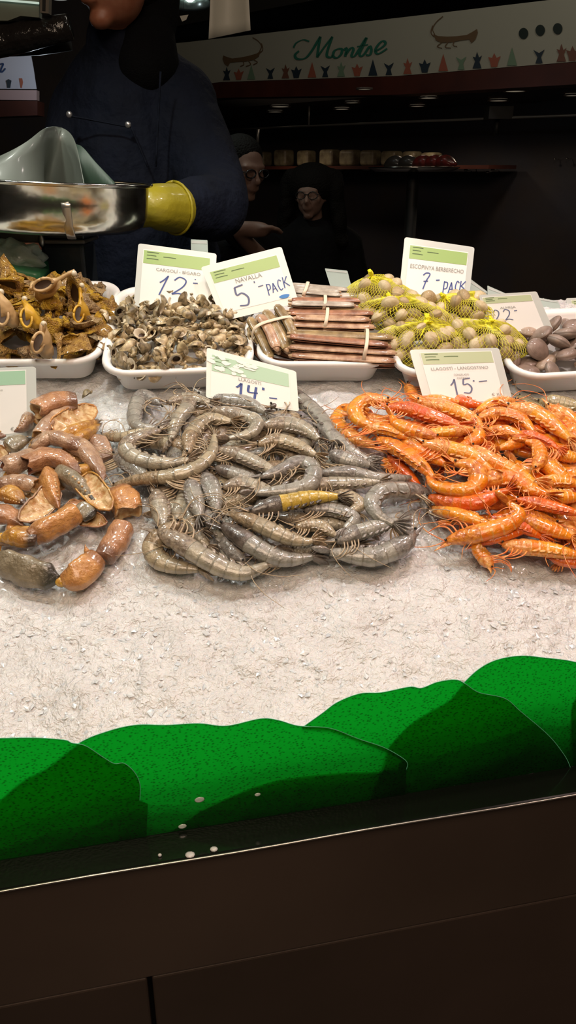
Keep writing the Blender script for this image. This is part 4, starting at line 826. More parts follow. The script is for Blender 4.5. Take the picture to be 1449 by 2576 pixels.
netbag((1015, 790), .066, .066, .036, .025, -.2, [((988, 757), .013)], 'yellow net bag of cockles in the middle with starry bright knot', 'middle yellow net bag')
netbag((1060, 862), .047, .066, .040, .030, .1, [((1072, 822), .017)], 'yellow net bag of cockles at the front left, knot facing the viewer', 'front left yellow net bag')
netbag((1168, 786), .062, .052, .034, .027, 0, [((1120, 748), .009), ((1238, 790), .009)], 'round yellow net bag of cockles right under the 7 pack price card', 'round yellow net bag under the card')
netbag((1212, 862), .046, .064, .040, .030, -.35, [((1232, 815), .010)], 'yellow net bag of cockles at the front right beside the brown clams', 'front right yellow net bag')
inst(CK[1], 'cockle', S(*pix(1078, 752, .085), .085), .013, (1.2, .2, .5), 'loose brown cockle in front of the 7 pack price card', 'cockle', None)
# ================================================================= price cards
M['card'] = mat('white_price_card', (.86, .86, .83), rough=.35, coat=.3)
M['cardback'] = mat('pale_teal_card_back', (.50, .60, .56), rough=.3, coat=.5)
M['sleeve'] = mat('milky_plastic_sleeve', (.62, .66, .63), rough=.2, coat=.8, sss=.1)
M['greenband'] = mat('card_green_band', (.33, .50, .16), rough=.35, coat=.3); M['greenband2'] = mat('card_mint_band', (.38, .62, .44), rough=.35, coat=.3); M['greenband3'] = mat('card_sage_band', (.50, .58, .36), rough=.35, coat=.3)
M['print'] = mat('grey_print', (.30, .30, .27), rough=.5); M['ink'] = mat('blue_marker_ink', (.05, .09, .30), rough=.5); M['ink2'] = mat('grey_blue_ink', (.13, .15, .27), rough=.5)
M['bluemark'] = mat('bright_blue_mark', (.03, .22, .60), rough=.4); M['inkband'] = mat('dark_print_on_green', (.10, .17, .06), rough=.5)
def card(q, depth, tilt, label, band='greenband', inset=(.07, .07, .05, .08), bandh=.22, back=False, thick=.0016, curl=0.):
    """q = pixel corners TL,TR,BR,BL (sleeve); placed on a plane at y=depth at its bottom centre leaning back by tilt"""
    bx, by = (q[2][0]+q[3][0])/2, (q[2][1]+q[3][1])/2; p0 = atY(bx, by, depth); n = np.array([0, -cos(tilt), sin(tilt)])
    C4 = [onplane(x, y, p0, n) for x, y in q]
    def at(s, t, h=0.): return (C4[3]*(1-s)+C4[2]*s)*(1-t)+(C4[0]*(1-s)+C4[1]*s)*t+n*(h+curl*4*s*(1-s))   # s right, t up
    e = empty('price_card', p0, label, 'price card', None)
    if back: m = M['cardback']
    else: m = M['sleeve']
    K = 8; rr = .035; out = []
    for cx, cy, a0 in ((1-rr, 1-rr, 0), (rr, 1-rr, pi/2), (rr, rr, pi), (1-rr, rr, 3*pi/2)): out += [(cx+rr*cos(a0+pi/2*i/3), cy+rr*sin(a0+pi/2*i/3)) for i in range(4)]
    g = G(); top = [at(s, t, 0) for s, t in out]; bot = [at(s, t, -thick) for s, t in out]; nn = len(out)
    g.add(top+bot, [tuple(range(nn)), tuple(range(2*nn-1, nn-1, -1))]+[(i, i+nn, (i+1) % nn+nn, (i+1) % nn) for i in range(nn)]); g.obj('plastic_sleeve', m, e, smooth=False)
    l, r_, b, tp = inset
    def quad(name, s0, s1, t0, t1, h, m, nn=6):
        V = []; 
        for i in range(nn+1):
            s = s0+(s1-s0)*i/nn; V += [at(s, t0, h), at(s, t1, h)]
        return mk(name, V, [(2*i, 2*i+2, 2*i+3, 2*i+1) for i in range(nn)], m, e, smooth=False)
    if back:
        quad('fold_strip', .05, .95, .9, .97, .0004, M['sleeve']); q0 = at(.5, .08, -.002); V, Fc, _ = tube([q0, q0-np.array([0, .004, .13])], .0015, 6); mk('card_stake', V, Fc, M['sleeve'], e); return e, at
    quad('card_paper', l, 1-r_, b, 1-tp, .0004, M['card'])
    quad('green_band', l+.01, 1-r_-.01, 1-tp-bandh, 1-tp-.015, .0007, M[band])
    ys = 1-tp-bandh
    g = G()
    for k, (a, c, f) in enumerate([(.05, .2, .82), (.05, .17, .6), (.05, .2, .36), (.26, .42, .6)]):
        V, Fc = ribbon([(l+a, ys+bandh*f), (l+(a+c)/2, ys+bandh*f+.003), (l+c, ys+bandh*f)], .012); g.add([at(x, y, .001) for x, y in V], Fc)
    g.obj('band_print', M['inkband'], e, smooth=False)
    return e, at
def ctext(e, at, txt, s, t, w, h, m=None, hh=.0013):
    V, Fc = text_geo(txt); sx = w/(V[:, 0].max()-V[:, 0].min()); sy = h/max(.7, V[:, 1].max())
    mk('printed_text', [at(s+x*sx, t+y*sy, hh) for x, y in V], Fc, m or M['print'], e, smooth=False)
def hand(e, at, items, m, wid, name='handwriting', hh=.001):
    g = G()
    for ch, s, t, w, h, sl in items:
        for pl in DIG[ch]:
            P = [(s+x*w+sl*y*h, t+y*h) for x, y in pl]; V, Fc = ribbon(P, wid); g.add([at(x, y, hh) for x, y in V], Fc)
    g.obj(name, m, e, smooth=False)
def mark(e, at, s, t, rx, ry, m, name='blue_mark'):
    P = [at(s+rx*cos(a)*(1+.12*sin(3*a)), t+ry*sin(a), .0011) for a in np.linspace(0, 2*pi, 20, endpoint=False)]; mk(name, P, [tuple(range(20))], m, e, smooth=False)
T8 = radians(20)
e, at = card([(348, 612), (545, 638), (537, 790), (336, 770)], 1.285, T8, 'price card reading 12 behind the small sea snails')
ctext(e, at, 'CARGOLÍ - BÍGARO', .53, .6, .56, .06); hand(e, at, [('1', .24, .22, .15, .32, .3), ('2', .44, .24, .24, .3, .1), ('-', .72, .42, .07, .1, 0), ("'", .73, .48, .05, .06, 0)], M['ink'], .018)
e, at = card([(505, 672), (708, 620), (752, 762), (560, 808)], 1.262, T8, 'tilted price card reading NAVALLA 5 PACK above the razor clams', inset=(.07, .08, .13, .11))
ctext(e, at, 'NAVALLA', .5, .58, .33, .075); hand(e, at, [('5', .26, .17, .2, .36, -.05)], M['ink2'], .024)
hand(e, at, [("'", .51, .40, .1, .14, 0), ('-', .57, .36, .08, .14, 0)], M['ink2'], .016, 'price_dash'); hand(e, at, [('P', .66, .24, .08, .2, 0), ('A', .73, .27, .08, .16, 0), ('C', .81, .28, .07, .18, 0), ('K', .88, .30, .08, .19, 0)], M['ink'], .013, 'pack_word'); mark(e, at, .85, .165, .065, .035, M['bluemark'])
e, at = card([(1018, 596), (1194, 622), (1178, 770), (1002, 758)], 1.38, T8, 'tallest price card reading 7 PACK above the yellow net bags', inset=(.08, .08, .05, .10))
ctext(e, at, 'ESCOPINYA BERBERECHO', .5, .535, .76, .065); hand(e, at, [('7', .28, .22, .14, .26, .1), ('-', .5, .28, .06, .2, 0)], M['ink'], .018); hand(e, at, [('P', .6, .14, .1, .24, 0), ('A', .69, .19, .09, .18, 0), ('C', .78, .22, .07, .18, 0), ('K', .84, .24, .1, .17, 0)], M['ink'], .016, 'pack_word')
mark(e, at, .70, .035, .05, .018, M['bluemark'])
e, at = card([(520, 874), (745, 934), (752, 1035), (518, 1000)], 1.085, radians(26), 'price card reading 14 standing behind the grey prawns', band='greenband2', inset=(.05, .08, .03, .1), bandh=.34)
ctext(e, at, 'LLAGOSTÍ', .48, .47, .25, .08); hand(e, at, [('1', .32, .14, .12, .28, .02), ('4', .44, .13, .14, .28, .02), ("'", .60, .16, .06, .26, 0), ('-', .68, .1, .1, .22, 0)], M['ink'], .028)
# irregular white patches over the green band
g = G(); rg = random.Random(4)
for k in range(26):
    s, t = rg.uniform(.06, .55), rg.uniform(.58, .89); rx, ry = rg.uniform(.02, .06), rg.uniform(.015, .05); P = [at(s+rx*cos(a)*rg.uniform(.6, 1.2), t+ry*sin(a)*rg.uniform(.6, 1.2), .0012+k*1e-5) for a in np.linspace(0, 2*pi, 11, endpoint=False)]; g.add(P, [tuple(range(11))])
g.obj('worn_patches', M['card'], e, smooth=False)
e, at = card([(1030, 880), (1255, 875), (1290, 1010), (1070, 1022)], 1.08, radians(28), 'price card reading 15 standing behind the orange prawns', band='greenband3', inset=(.10, .09, .03, .05))
ctext(e, at, 'LLAGOSTÍ - LANGOSTINO', .50, .62, .64, .065); ctext(e, at, 'CONGELADO', .5, .51, .17, .035); ctext(e, at, 'COCIDO', .5, .45, .12, .035)
hand(e, at, [('1', .34, .17, .12, .28, .02), ('5', .46, .19, .14, .27, .05), ("'", .60, .3, .05, .12, 0), ('-', .67, .3, .11, .18, 0)], M['ink2'], .018); ctext(e, at, '€ Kg', .84, .12, .12, .05)
e, at = card([(-150, 930), (90, 922), (93, 1095), (-150, 1120)], 1.06, radians(24), 'price card with a mint green band cut by the left edge above the claws', band='greenband2', inset=(.04, .10, .06, .04), bandh=.21)
ctext(e, at, 'PATA "A"', .50, .63, .30, .06); hand(e, at, [('-', .52, .46, .11, .08, 0), ('1', .3, .4, .1, .22, 0)], M['bluemark'], .03); ctext(e, at, '€ Kg', .79, .1, .12, .05)
e, at = card([(1205, 742), (1350, 733), (1392, 830), (1228, 842)], 1.235, radians(16), 'price card reading 22 behind the brown clams', band='greenband3', inset=(.04, .12, .03, .06), bandh=.17)
ctext(e, at, 'ALMEJA', .42, .62, .26, .05); hand(e, at, [('2', .15, .32, .14, .28, 0), ('2', .31, .32, .16, .28, 0), ('-', .5, .5, .06, .1, 0)], M['ink2'], .018)
card([(480, 602), (522, 604), (526, 700), (482, 700)], 1.53, radians(5), 'small card back peeping up right of the 12 price card', back=True)
card([(817, 675), (874, 681), (890, 745), (838, 742)], 1.425, radians(5), 'pale blue-green card back left of the rearmost net bag', back=True)
card([(1175, 695), (1228, 735), (1240, 800), (1170, 800)], 1.42, radians(12), 'pale card corner right of the 7 pack price card', back=True)
card([(1226, 718), (1272, 738), (1300, 800), (1230, 800)], 1.41, radians(12), 'pale pointed card corner behind the 22 price card', back=True)
card([(1352, 748), (1404, 758), (1420, 800), (1372, 808)], 1.40, radians(12), 'small pale card back right of the 22 price card', back=True)
e, at = card([(1424, 750), (1560, 745), (1570, 850), (1436, 835)], 1.42, radians(12), 'price card with green band cut by the right edge', band='greenband3', inset=(.08, .08, .05, .06), bandh=.26)
# ================================================================= people and the scale
def blob(name, chains, balls, vox, m, parent, smooth=6, sub=None):
    g = G()
    for ch in chains:
        P = [np.array(c[0], float) for c in ch]; R = [c[1] for c in ch]; n = max(10, len(P)*7); PP = catmull([np.r_[p, r] for p, r in zip(P, R)], n)
        V, Fc, _ = tube(PP[:, :3], PP[:, 3], 16); g.add(V, Fc)
        for q in (0, -1): V, Fc = ellipsoid(PP[q, :3], (PP[q, 3],)*3, 10, 16); g.add(V, Fc)
    for c, r, *R in balls: V, Fc = ellipsoid(c, r, 14, 22, R[0] if R else None); g.add(V, Fc)
    o = g.obj(name, m, parent); x = o.modifiers.new('r', 'REMESH'); x.mode = 'VOXEL'; x.voxel_size = vox; x.use_smooth_shade = True
    x = o.modifiers.new('s', 'SMOOTH'); x.iterations = smooth; x.factor = .6; return o
M['skin'] = mat('skin_warm', (.28, .105, .055), rough=.5, noise=(60, (.24, .08, .04), .4, .6), sss=.15); M['skin2'] = mat('skin_pale', (.19, .11, .08), rough=.6, sss=.1)
M['jacket'] = mat('navy_fleece', (.0045, .0075, .019), rough=.85, spec=.2, noise=(14, (.0035, .0055, .013), .3, .7), bump=(16, .8, .025)); M['hair'] = mat('dark_hair', (.004, .003, .0022), rough=.8, spec=.15, bump=(120, .8, .01))
M['glove'] = mat('yellow_rubber_glove', (.34, .28, .015), rough=.45, coat=.3, bump=(60, .4, .004)); M['cloth_black'] = mat('black_cloth', (.0045, .0045, .005), rough=.9, spec=.15, bump=(20, .5, .02)); M['lens_frame'] = mat('spectacle_frame', (.01, .01, .01), rough=.3)
M['scarf'] = mat('black_snood', (.0025, .0025, .003), rough=.9, spec=.1, bump=(300, .6, .004)); M['snap'] = mat('snap_button', (.4, .4, .42), rough=.3, metal=.8)
# face direction helper: heads are built looking along -Y then turned
def head(c, s, yaw, pitch=0, roll=0):
    """chains and balls of a head with centre c and half height s (metres)"""
    R = rotm((0, 0, 1), yaw) @ rotm((1, 0, 0), pitch) @ rotm((0, 1, 0), roll)
    w = lambda x, y, z: np.asarray(c)+R @ (np.array([x, y, z])*s)
    balls = [(w(0, .10, .18), np.array([.66, .80, .80])*s, R), (w(0, -.12, -.30), np.array([.54, .58, .62])*s, R), (w(0, -.50, -.80), np.array([.24, .20, .17])*s, R),
             (w(0, -.72, -.44), np.array([.24, .12, .05])*s, R), (w(0, -.71, -.55), np.array([.2, .12, .055])*s, R), (w(.34, -.48, -.16), np.array([.2, .2, .18])*s, R), (w(-.34, -.48, -.16), np.array([.2, .2, .18])*s, R),
             (w(0, -.62, .20), np.array([.5, .16, .09])*s, R), (w(.66, .1, -.08), np.array([.07, .17, .25])*s, R), (w(-.66, .1, -.08), np.array([.07, .17, .25])*s, R),
             (w(.25, -.62, .04), np.array([.13, .1, .07])*s, R), (w(-.25, -.62, .04), np.array([.13, .1, .07])*s, R)]
    chains = [[(w(0, -.70, .12), .07*s), (w(0, -.82, -.08), .09*s), (w(0, -.90, -.22), .12*s)], [(w(.0, -.78, -.25), .14*s), (w(0, -.74, -.27), .15*s)]]
    return chains, balls, w, R
# ---- the fishmonger, turned to our left, body behind the bowl
mc = np.array([-.39, 2.10, 0]); man = empty('person', (mc[0], mc[1], .28), 'person in dark navy jacket and yellow gloves standing behind the counter by the steel bowl', 'person')
hch, hba, hw, hR = head((-.365, 2.0, 2.0), .122, radians(-38), radians(6))
sh_r = (-.245, 2.10, 1.76); el_r = tuple(atY(545, 522, 1.93)); wr_r = tuple(atY(440, 524, 1.76)); hand_r = tuple(atY(388, 520, 1.70)); root_r = atY(362, 524, 1.69)
sh_l = (-.50, 2.16, 1.74); el_l = (-.545, 1.99, 1.50); wr_l = (-.56, 1.78, 1.50)
limbs = [[((-.385, 2.12, 1.12), .15), ((-.385, 2.13, 1.35), .15), ((-.385, 2.12, 1.6), .15), ((-.385, 2.12, 1.74), .12)], [(sh_l, .06), ((-.385, 2.13, 1.78), .08), (sh_r, .06)],
         [((-.39, 2.10, 1.78), .065), ((-.38, 2.06, 1.92), .06)], [(sh_r, .055), ((-.195, 2.03, 1.62), .048), (el_r, .042), ((np.array(el_r)+wr_r)/2, .038), (wr_r, .028)],
         [(sh_l, .055), (el_l, .042), (wr_l, .028)], [((-.35, 2.12, 1.12), .10), ((-.34, 2.1, .75), .075), ((-.34, 2.12, .42), .05), ((-.34, 2.12, .34), .045)], [((-.53, 2.12, 1.12), .10), ((-.54, 2.1, .75), .075), ((-.54, 2.12, .42), .05), ((-.54, 2.12, .34), .045)]]
def fingers(root, dirv, spreadv, down, s=1., th=1.):
    out = []
    for k in range(4):
        r0 = np.array(root)+np.array(spreadv)*(k-1.5)*.019*s; l = (.030, .034, .032, .025)[k]*s; d = np.array(dirv, float); dn = np.array(down, float)
        out.append([(r0, .0095*s), (r0+d*l, .009*s), (r0+d*l*1.7+dn*l*.5, .0082*s), (r0+d*l*1.9+dn*l*1.3, .0072*s)])
    r0 = np.array(root)-np.array(spreadv)*.03*s*(.4+.6*th)-np.array(dirv)*.03*s*th; out.append([(r0, .0115*s), (r0-np.array(spreadv)*.02*s*th+np.array(dirv)*.025*s, .010*s), (r0-np.array(spreadv)*.022*s*th+np.array(dirv)*.05*s+np.array(down)*.01, .0085*s)]); return out
hd = nrm(np.array([-.95, -.15, .0])); gl = fingers(root_r, hd, (0, 0, -1.), nrm([-.2, -.3, 0]), .9, .1)
blob('body', limbs+hch+[[(wr_r, .027), (hand_r, .032), (root_r, .03)]]+gl+[[(wr_l, .027), ((-.55, 1.74, 1.50), .034)]]+fingers((-.53, 1.73, 1.50), (.9, -.2, 0), (0, 0, 1.), (.2, -.2, 0)), hba, .0065, M['skin'], man)
jk = [[((-.385, 2.12, 1.08), .165), ((-.385, 2.13, 1.35), .165), ((-.385, 2.12, 1.58), .165), ((-.385, 2.12, 1.72), .14)], [((-.49, 2.15, 1.73), .085), ((-.385, 2.12, 1.80), .10), ((-.26, 2.11, 1.745), .095)], [((-.385, 2.10, 1.82), .088), ((-.38, 2.08, 1.87), .078)],
      [((-.262, 2.10, 1.74), .092), ((-.202, 2.04, 1.62), .086), (np.array(el_r)+[0, 0, .005], .074), ((np.array(el_r)*.5+np.array(wr_r)*.5), .066), (np.array(wr_r)*.9+np.array(el_r)*.1, .052)], [((-.49, 2.15, 1.73), .085), (el_l, .07), ((-.555, 1.84, 1.5), .05)], [((-.25, 2.12, 1.40), .08), ((-.33, 2.1, 1.2), .12)]]
jo = blob('jacket', jk, [((-.385, 2.14, 1.5), (.185, .15, .30))], .010, M['jacket'], man, 4)
blob('trousers', [[((-.35, 2.12, 1.12), .13), ((-.34, 2.1, .75), .10), ((-.34, 2.12, .38), .075)], [((-.53, 2.12, 1.12), .13), ((-.54, 2.1, .75), .10), ((-.54, 2.12, .38), .075)]], [], .014, M['cloth_black'], man)
for x in (-.34, -.54): V, Fc = ellipsoid((x, 2.06, .33), (.05, .14, .05), 10, 16); mk('boot', V, Fc, M['black'], man)
gg_ = [[(np.array(p), r*1.16+.0015) for p, r in f] for f in gl]
blob('glove', [[(wr_r, .049), (np.array(wr_r)*.5+np.array(hand_r)*.5, .047), (hand_r, .043), (root_r, .036)]]+gg_, [], .004, M['glove'], man, 4)
V, Fc, _ = tube([np.array(wr_r)+.0515*(np.array([0, 0, 1.])*cos(t)+nrm([-.5, .6, 0])*[-1, -1, 1]*0+nrm(np.cross([-.6, -.74, 0], [0, 0, 1.]))*sin(t)) for t in np.linspace(0, 2*pi, 25)], .0028, 8); mk('glove_cuff', V, Fc, M['glove'], man)
blob('snood', [[(hw(0, .45, -1.5), .074), (hw(0, .50, -1.2), .068)], [(hw(0, .75, -.8), .055), (hw(0, .9, -.2), .06)]], [], .008, M['scarf'], man, 3)
blob('hair', [], [(hw(0, .18, .42), np.array([.72, .84, .70])*.118, hR), (hw(0, .5, .0), np.array([.66, .55, .7])*.118, hR)], .008, M['hair'], man, 3)
for px, py in ((174, 288), (322, 314)):
    d = ray(px, py); p = CAM+d*((1.945)/d[1]); V, Fc = ellipsoid(p, (.0075, .004, .0075), 6, 10); mk('snap_button', V, Fc, M['snap'], man)
# flap pocket seams on the chest
for a, b in (((168, 290), (330, 320)), ((330, 320), (372, 420)), ((404, 180), (392, 420))):
    P = [atY(a[0]+(b[0]-a[0])*t, a[1]+(b[1]-a[1])*t, 1.945) for t in np.linspace(0, 1, 8)]; V, Fc, _ = tube(P, .0022, 6); mk('seam', V, Fc, M['jacket'], man)
# platform behind the counter
frbox('duckboard', -.9, 1.2, 1.35, 2.1, 0, .28, M['black'], parent=None, bev=.01); bpy.data.objects['duckboard']['label'] = 'dark raised floorboard the fishmonger stands on behind the counter'; bpy.data.objects['duckboard']['category'] = 'platform'

# ---- weighing scale, steel bowl, rolled sheets
sc0 = atY(130, 640, 1.60); scale_ = empty('weighing_scale', (sc0[0], 1.62, 1.30), 'dark weighing scale under the steel bowl, behind the whelk heap', 'scale')
M['scale_body'] = mat('slate_scale_housing', (.035, .045, .05), rough=.35, coat=.3); M['scale_grey'] = mat('scale_grey_metal', (.20, .18, .155), rough=.4, metal=.5)
def pbox(name, x0, x1, y0, y1, Y, dep, m, parent, bev=.004):
    a, b = atY(x0, y0, Y), atY(x1, y1, Y); V, Fc = box([(a[0]+b[0])/2, Y+dep/2, (a[2]+b[2])/2], [abs(b[0]-a[0]), dep, abs(a[2]-b[2])]); o = mk(name, V, Fc, m, parent, smooth=False)
    if bev: x = o.modifiers.new('b', 'BEVEL'); x.width = bev; x.segments = 3
    return o
pbox('scale_housing', 100, 228, 612, 800, 1.58, .10, M['scale_body'], scale_, .008); pbox('support_arm', -40, 102, 568, 611, 1.54, .06, M['scale_grey'], scale_)
pbox('platform_edge', 102, 214, 604, 614, 1.545, .12, M['scale_grey'], scale_); pbox('platform_web', 102, 212, 588, 604, 1.56, .10, M['scale_body'], scale_); V, Fc = ellipsoid(atY(104, 605, 1.54), (.006, .006, .012), 8, 12); mk('hinge_pin', V, Fc, M['steel_rim'], scale_)
bc = atY(128, 455, 1.50); Rb = rotm((0, 1, 0), radians(2.6)); bo = atY(128, 588, 1.50); Hb = bc[2]-bo[2]-.004; rb = (378-128)/F*float((atY(378, 465, 1.5)-CAM) @ FW)
bowl = empty('steel_bowl', (bc[0], bc[1], bc[2]-Hb), 'wide polished steel weighing bowl held by the yellow glove', 'bowl')
pr = [(0, 0), (rb*.55, .0), (rb*.80, .004), (rb*.90, .013), (rb*.945, .030), (rb*.96, .052), (rb*.97, Hb-.004), (rb*.985, Hb-.001), (rb, Hb), (rb, Hb-.003), (rb*.97, Hb-.0045), (rb*.955, Hb-.006), (rb*.945, .052), (rb*.93, .032), (rb*.88, .016), (rb*.78, .007), (0, .004)]
V, Fc = lathe(pr, 72); V = (V-[0, 0, Hb]) @ Rb.T + bc; M['bowl'] = mat('polished_bowl_steel', (.74, .72, .62), rough=.2, metal=1., bump=(9, .15, .02)); mk('bowl_body', V, Fc, M['bowl'], bowl)
a = np.linspace(0, 2*pi, 73); V, Fc, _ = tube(np.array([[rb*cos(t), rb*sin(t), 0] for t in a]) @ Rb.T + bc, .0022, 8); mk('rolled_rim', V, Fc, M['steel'], bowl)
for px in (46, 208):   # steel straps of the cradle crossing the bowl front
    P = [];
    for t in np.linspace(0, 1, 9):
        x = (px-128)/F*1.6; hgt = Hb*(.66-.66*t); rr = rb*np.interp(hgt, [0, .014, .055, Hb], [.82, .90, .965, .975])+.003; y = -math.sqrt(max(1e-6, rr*rr-x*x)); P.append(np.array([x, y, hgt-Hb]) @ Rb.T + bc)
    V, Fc, _ = sweep(np.array(P), (1, 0, 0), .0075, .0012, 8, sup=4); mk('strap', V, Fc, M['steel_rim'], bowl)
M['greysheet'] = mat('grey_green_sheet', (.10, .115, .10), rough=.5, coat=.15); M['darksheet'] = mat('dark_green_sheet', (.022, .045, .03), rough=.5)
def sheet(name, grid, m, label, th=.0015):
    n, k = len(grid), len(grid[0]); V = np.array(grid).reshape(-1, 3); Fc = [(i*k+j, i*k+j+1, (i+1)*k+j+1, (i+1)*k+j) for i in range(n-1) for j in range(k-1)]
    o = mk(name, V, Fc, m, loc=V.mean(0)); x = o.modifiers.new('s', 'SOLIDIFY'); x.thickness = th; return tag(o, label, 'plastic sheet')
zb = bc[2]-Hb+.012; c0 = atY(-30, 455, 1.50); top = []
def row(Y0, pts, cen=None): return pts
base = [atY(x, 470, Y) for x, Y in ((-120, 1.40), (-40, 1.40), (30, 1.42), (80, 1.45), (112, 1.50), (104, 1.58), (118, 1.61), (150, 1.60), (185, 1.56), (208, 1.50), (212, 1.47))]
peak = [atY(x, y, Y) for x, y, Y in ((-140, 425, 1.44), (-60, 415, 1.44), (15, 385, 1.45), (68, 356, 1.47), (106, 328, 1.50), (126, 320, 1.56), (146, 319, 1.60), (165, 326, 1.60), (182, 345, 1.57), (194, 380, 1.53), (204, 430, 1.49))]
lowr = [p*[1, 1, 0]+[0, 0, zb] for p in base]; base_c, peak_c, low_c = (catmull(q, 40) for q in (base, peak, lowr))
sheet('rolled_sheet', [low_c, base_c]+[base_c*(1-t)+peak_c*t for t in (.25, .5, .75, 1.)], M['greysheet'], 'curled grey-green plastic sheet standing rolled in the steel bowl')
b2 = [atY(x, 470, Y) for x, Y in ((185, 1.60), (215, 1.59), (250, 1.57), (285, 1.55))]; p2 = [atY(x, y, Y) for x, y, Y in ((182, 362, 1.61), (205, 368, 1.60), (240, 408, 1.58), (288, 458, 1.555))]
sheet('flat_sheet', [catmull([p*[1, 1, 0]+[0, 0, zb] for p in b2], 14), catmull(b2, 14), catmull(p2, 14)], M['darksheet'], 'dark green plastic sheet right of the rolled sheet in the bowl')
# crumpled bag and green cloth behind the whelks
M['bag'] = mat('pale_crumpled_bag', (.56, .66, .58), rough=.35, coat=.4, bump=(30, .6, .01), sss=.2); M['greencloth'] = mat('green_tray_lip', (.06, .26, .12), rough=.4, coat=.2)
c = atY(12, 652, 1.50); V, Fc = ellipsoid((0, 0, 0), (.062, .04, .034), 26, 40); h = vnoise(V[:, 0]*60+40, V[:, 2]*60+V[:, 1]*50+40, 71)+.5*vnoise(V[:, 0]*150+40, V[:, 2]*150+40, 72); V = V*(1+.55*(h-.75))[:, None]
tag(mk('crumpled_bag', V+c, Fc, M['bag'], loc=c), 'pale green crumpled plastic bag at the left edge behind the whelks', 'plastic bag')
P = [atY(x, y, 1.47) for x, y in ((-120, 640), (0, 668), (60, 682), (112, 692))]; V, Fc, _ = sweep(catmull(P, 14), (0, 0, 1), .009, .03, 10, sup=4); tag(mk('green_tray', V, Fc, M['greencloth']), 'green plastic tray edge sloping down behind the whelk heap', 'tray')
c = atY(96, 680, 1.53); V, Fc = box(c, (.03, .04, .03)); tag(mk('green_box', V, Fc, mat('deep_green_plastic', (.01, .16, .06), rough=.4), loc=c, smooth=False), 'small deep green plastic block beside the scale', 'box')

# ---- curly-haired woman further back
wx = atY(782, 490, 4.15); hc = np.array([wx[0], 4.15, wx[2]]); hs = .112
wm = empty('person', (hc[0], 4.22, .0), 'person with long curly dark hair and glasses in black clothes, in the dark aisle', 'person')
hch, hba, hw, hR = head(hc, hs, radians(-14), radians(2)); x0 = hc[0]+.02
body = [[((x0, 4.22, .95), .12), ((x0, 4.23, 1.15), .115), ((x0, 4.22, 1.28), .10)], [((x0-.15, 4.22, 1.29), .05), ((x0, 4.22, 1.33), .06), ((x0+.16, 4.22, 1.29), .05)], [((x0, 4.2, 1.3), .05), ((x0-.01, 4.18, 1.42), .048)],
        [((x0-.16, 4.22, 1.28), .045), ((x0-.21, 4.2, 1.02), .038), ((x0-.16, 4.02, .90), .03), ((x0-.08, 3.95, .92), .028)], [((x0+.17, 4.22, 1.28), .045), ((x0+.22, 4.2, 1.02), .038), ((x0+.16, 4.02, .90), .03), ((x0+.08, 3.95, .92), .028)],
        [((x0-.08, 4.22, .92), .09), ((x0-.09, 4.2, .5), .065), ((x0-.09, 4.22, .08), .04)], [((x0+.08, 4.22, .92), .09), ((x0+.09, 4.2, .5), .065), ((x0+.09, 4.22, .08), .04)]]
blob('body', body+hch+fingers((x0-.05, 3.94, .92), (.9, -.2, 0), (0, 0, 1.), (.2, -.3, 0))+fingers((x0+.05, 3.93, .90), (-.9, -.2, 0), (0, 0, 1.), (-.2, -.3, 0)), hba, .009, M['skin2'], wm, 4)
blob('coat', [[((x0, 4.22, .62), .19), ((x0, 4.23, .95), .17), ((x0, 4.22, 1.27), .14)], [((x0-.165, 4.22, 1.26), .075), ((x0, 4.23, 1.33), .085), ((x0+.175, 4.22, 1.26), .075)], [((x0-.17, 4.22, 1.25), .07), ((x0-.22, 4.2, 1.02), .06), ((x0-.15, 4.03, .90), .048)], [((x0+.18, 4.22, 1.25), .07), ((x0+.23, 4.2, 1.02), .06), ((x0+.15, 4.03, .90), .048)]], [], .016, M['cloth_black'], wm)
hb = [(hw(0, .25, .45), np.array([1.1, .95, .85])*hs, hR)]; rg = random.Random(5); hchn = []
for k in range(46):
    a = rg.uniform(-.2, pi+.2); x, y = cos(a)*1.0, sin(a)*.55+.2; z0 = rg.uniform(.2, .8); P = []
    for t in np.linspace(0, 1, 7): P.append((hw(x*(1+.35*t)+.12*sin(t*14+k), y*(1+.1*t)+.12*cos(t*14+k), z0-2.6*t*rg.uniform(.9, 1.05)), .027*(1-.3*t)+.005))
    hchn.append(P)
blob('hair', hchn, hb, .011, M['hair'], wm, 1)
gx = G()
for s_ in (-1, 1): V, Fc, _ = tube([hw(s_*.27+.2*cos(t), -.84, .02+.15*sin(t)) for t in np.linspace(0, 2*pi, 21)], .0022, 6); gx.add(V, Fc); V, Fc, _ = tube([hw(s_*.47, -.84, .06), hw(s_*.68, .05, .05)], .002, 6); gx.add(V, Fc)
V, Fc, _ = tube([hw(-.07, -.84, .06), hw(.07, -.84, .06)], .002, 6); gx.add(V, Fc); gx.obj('glasses', M['lens_frame'], wm)
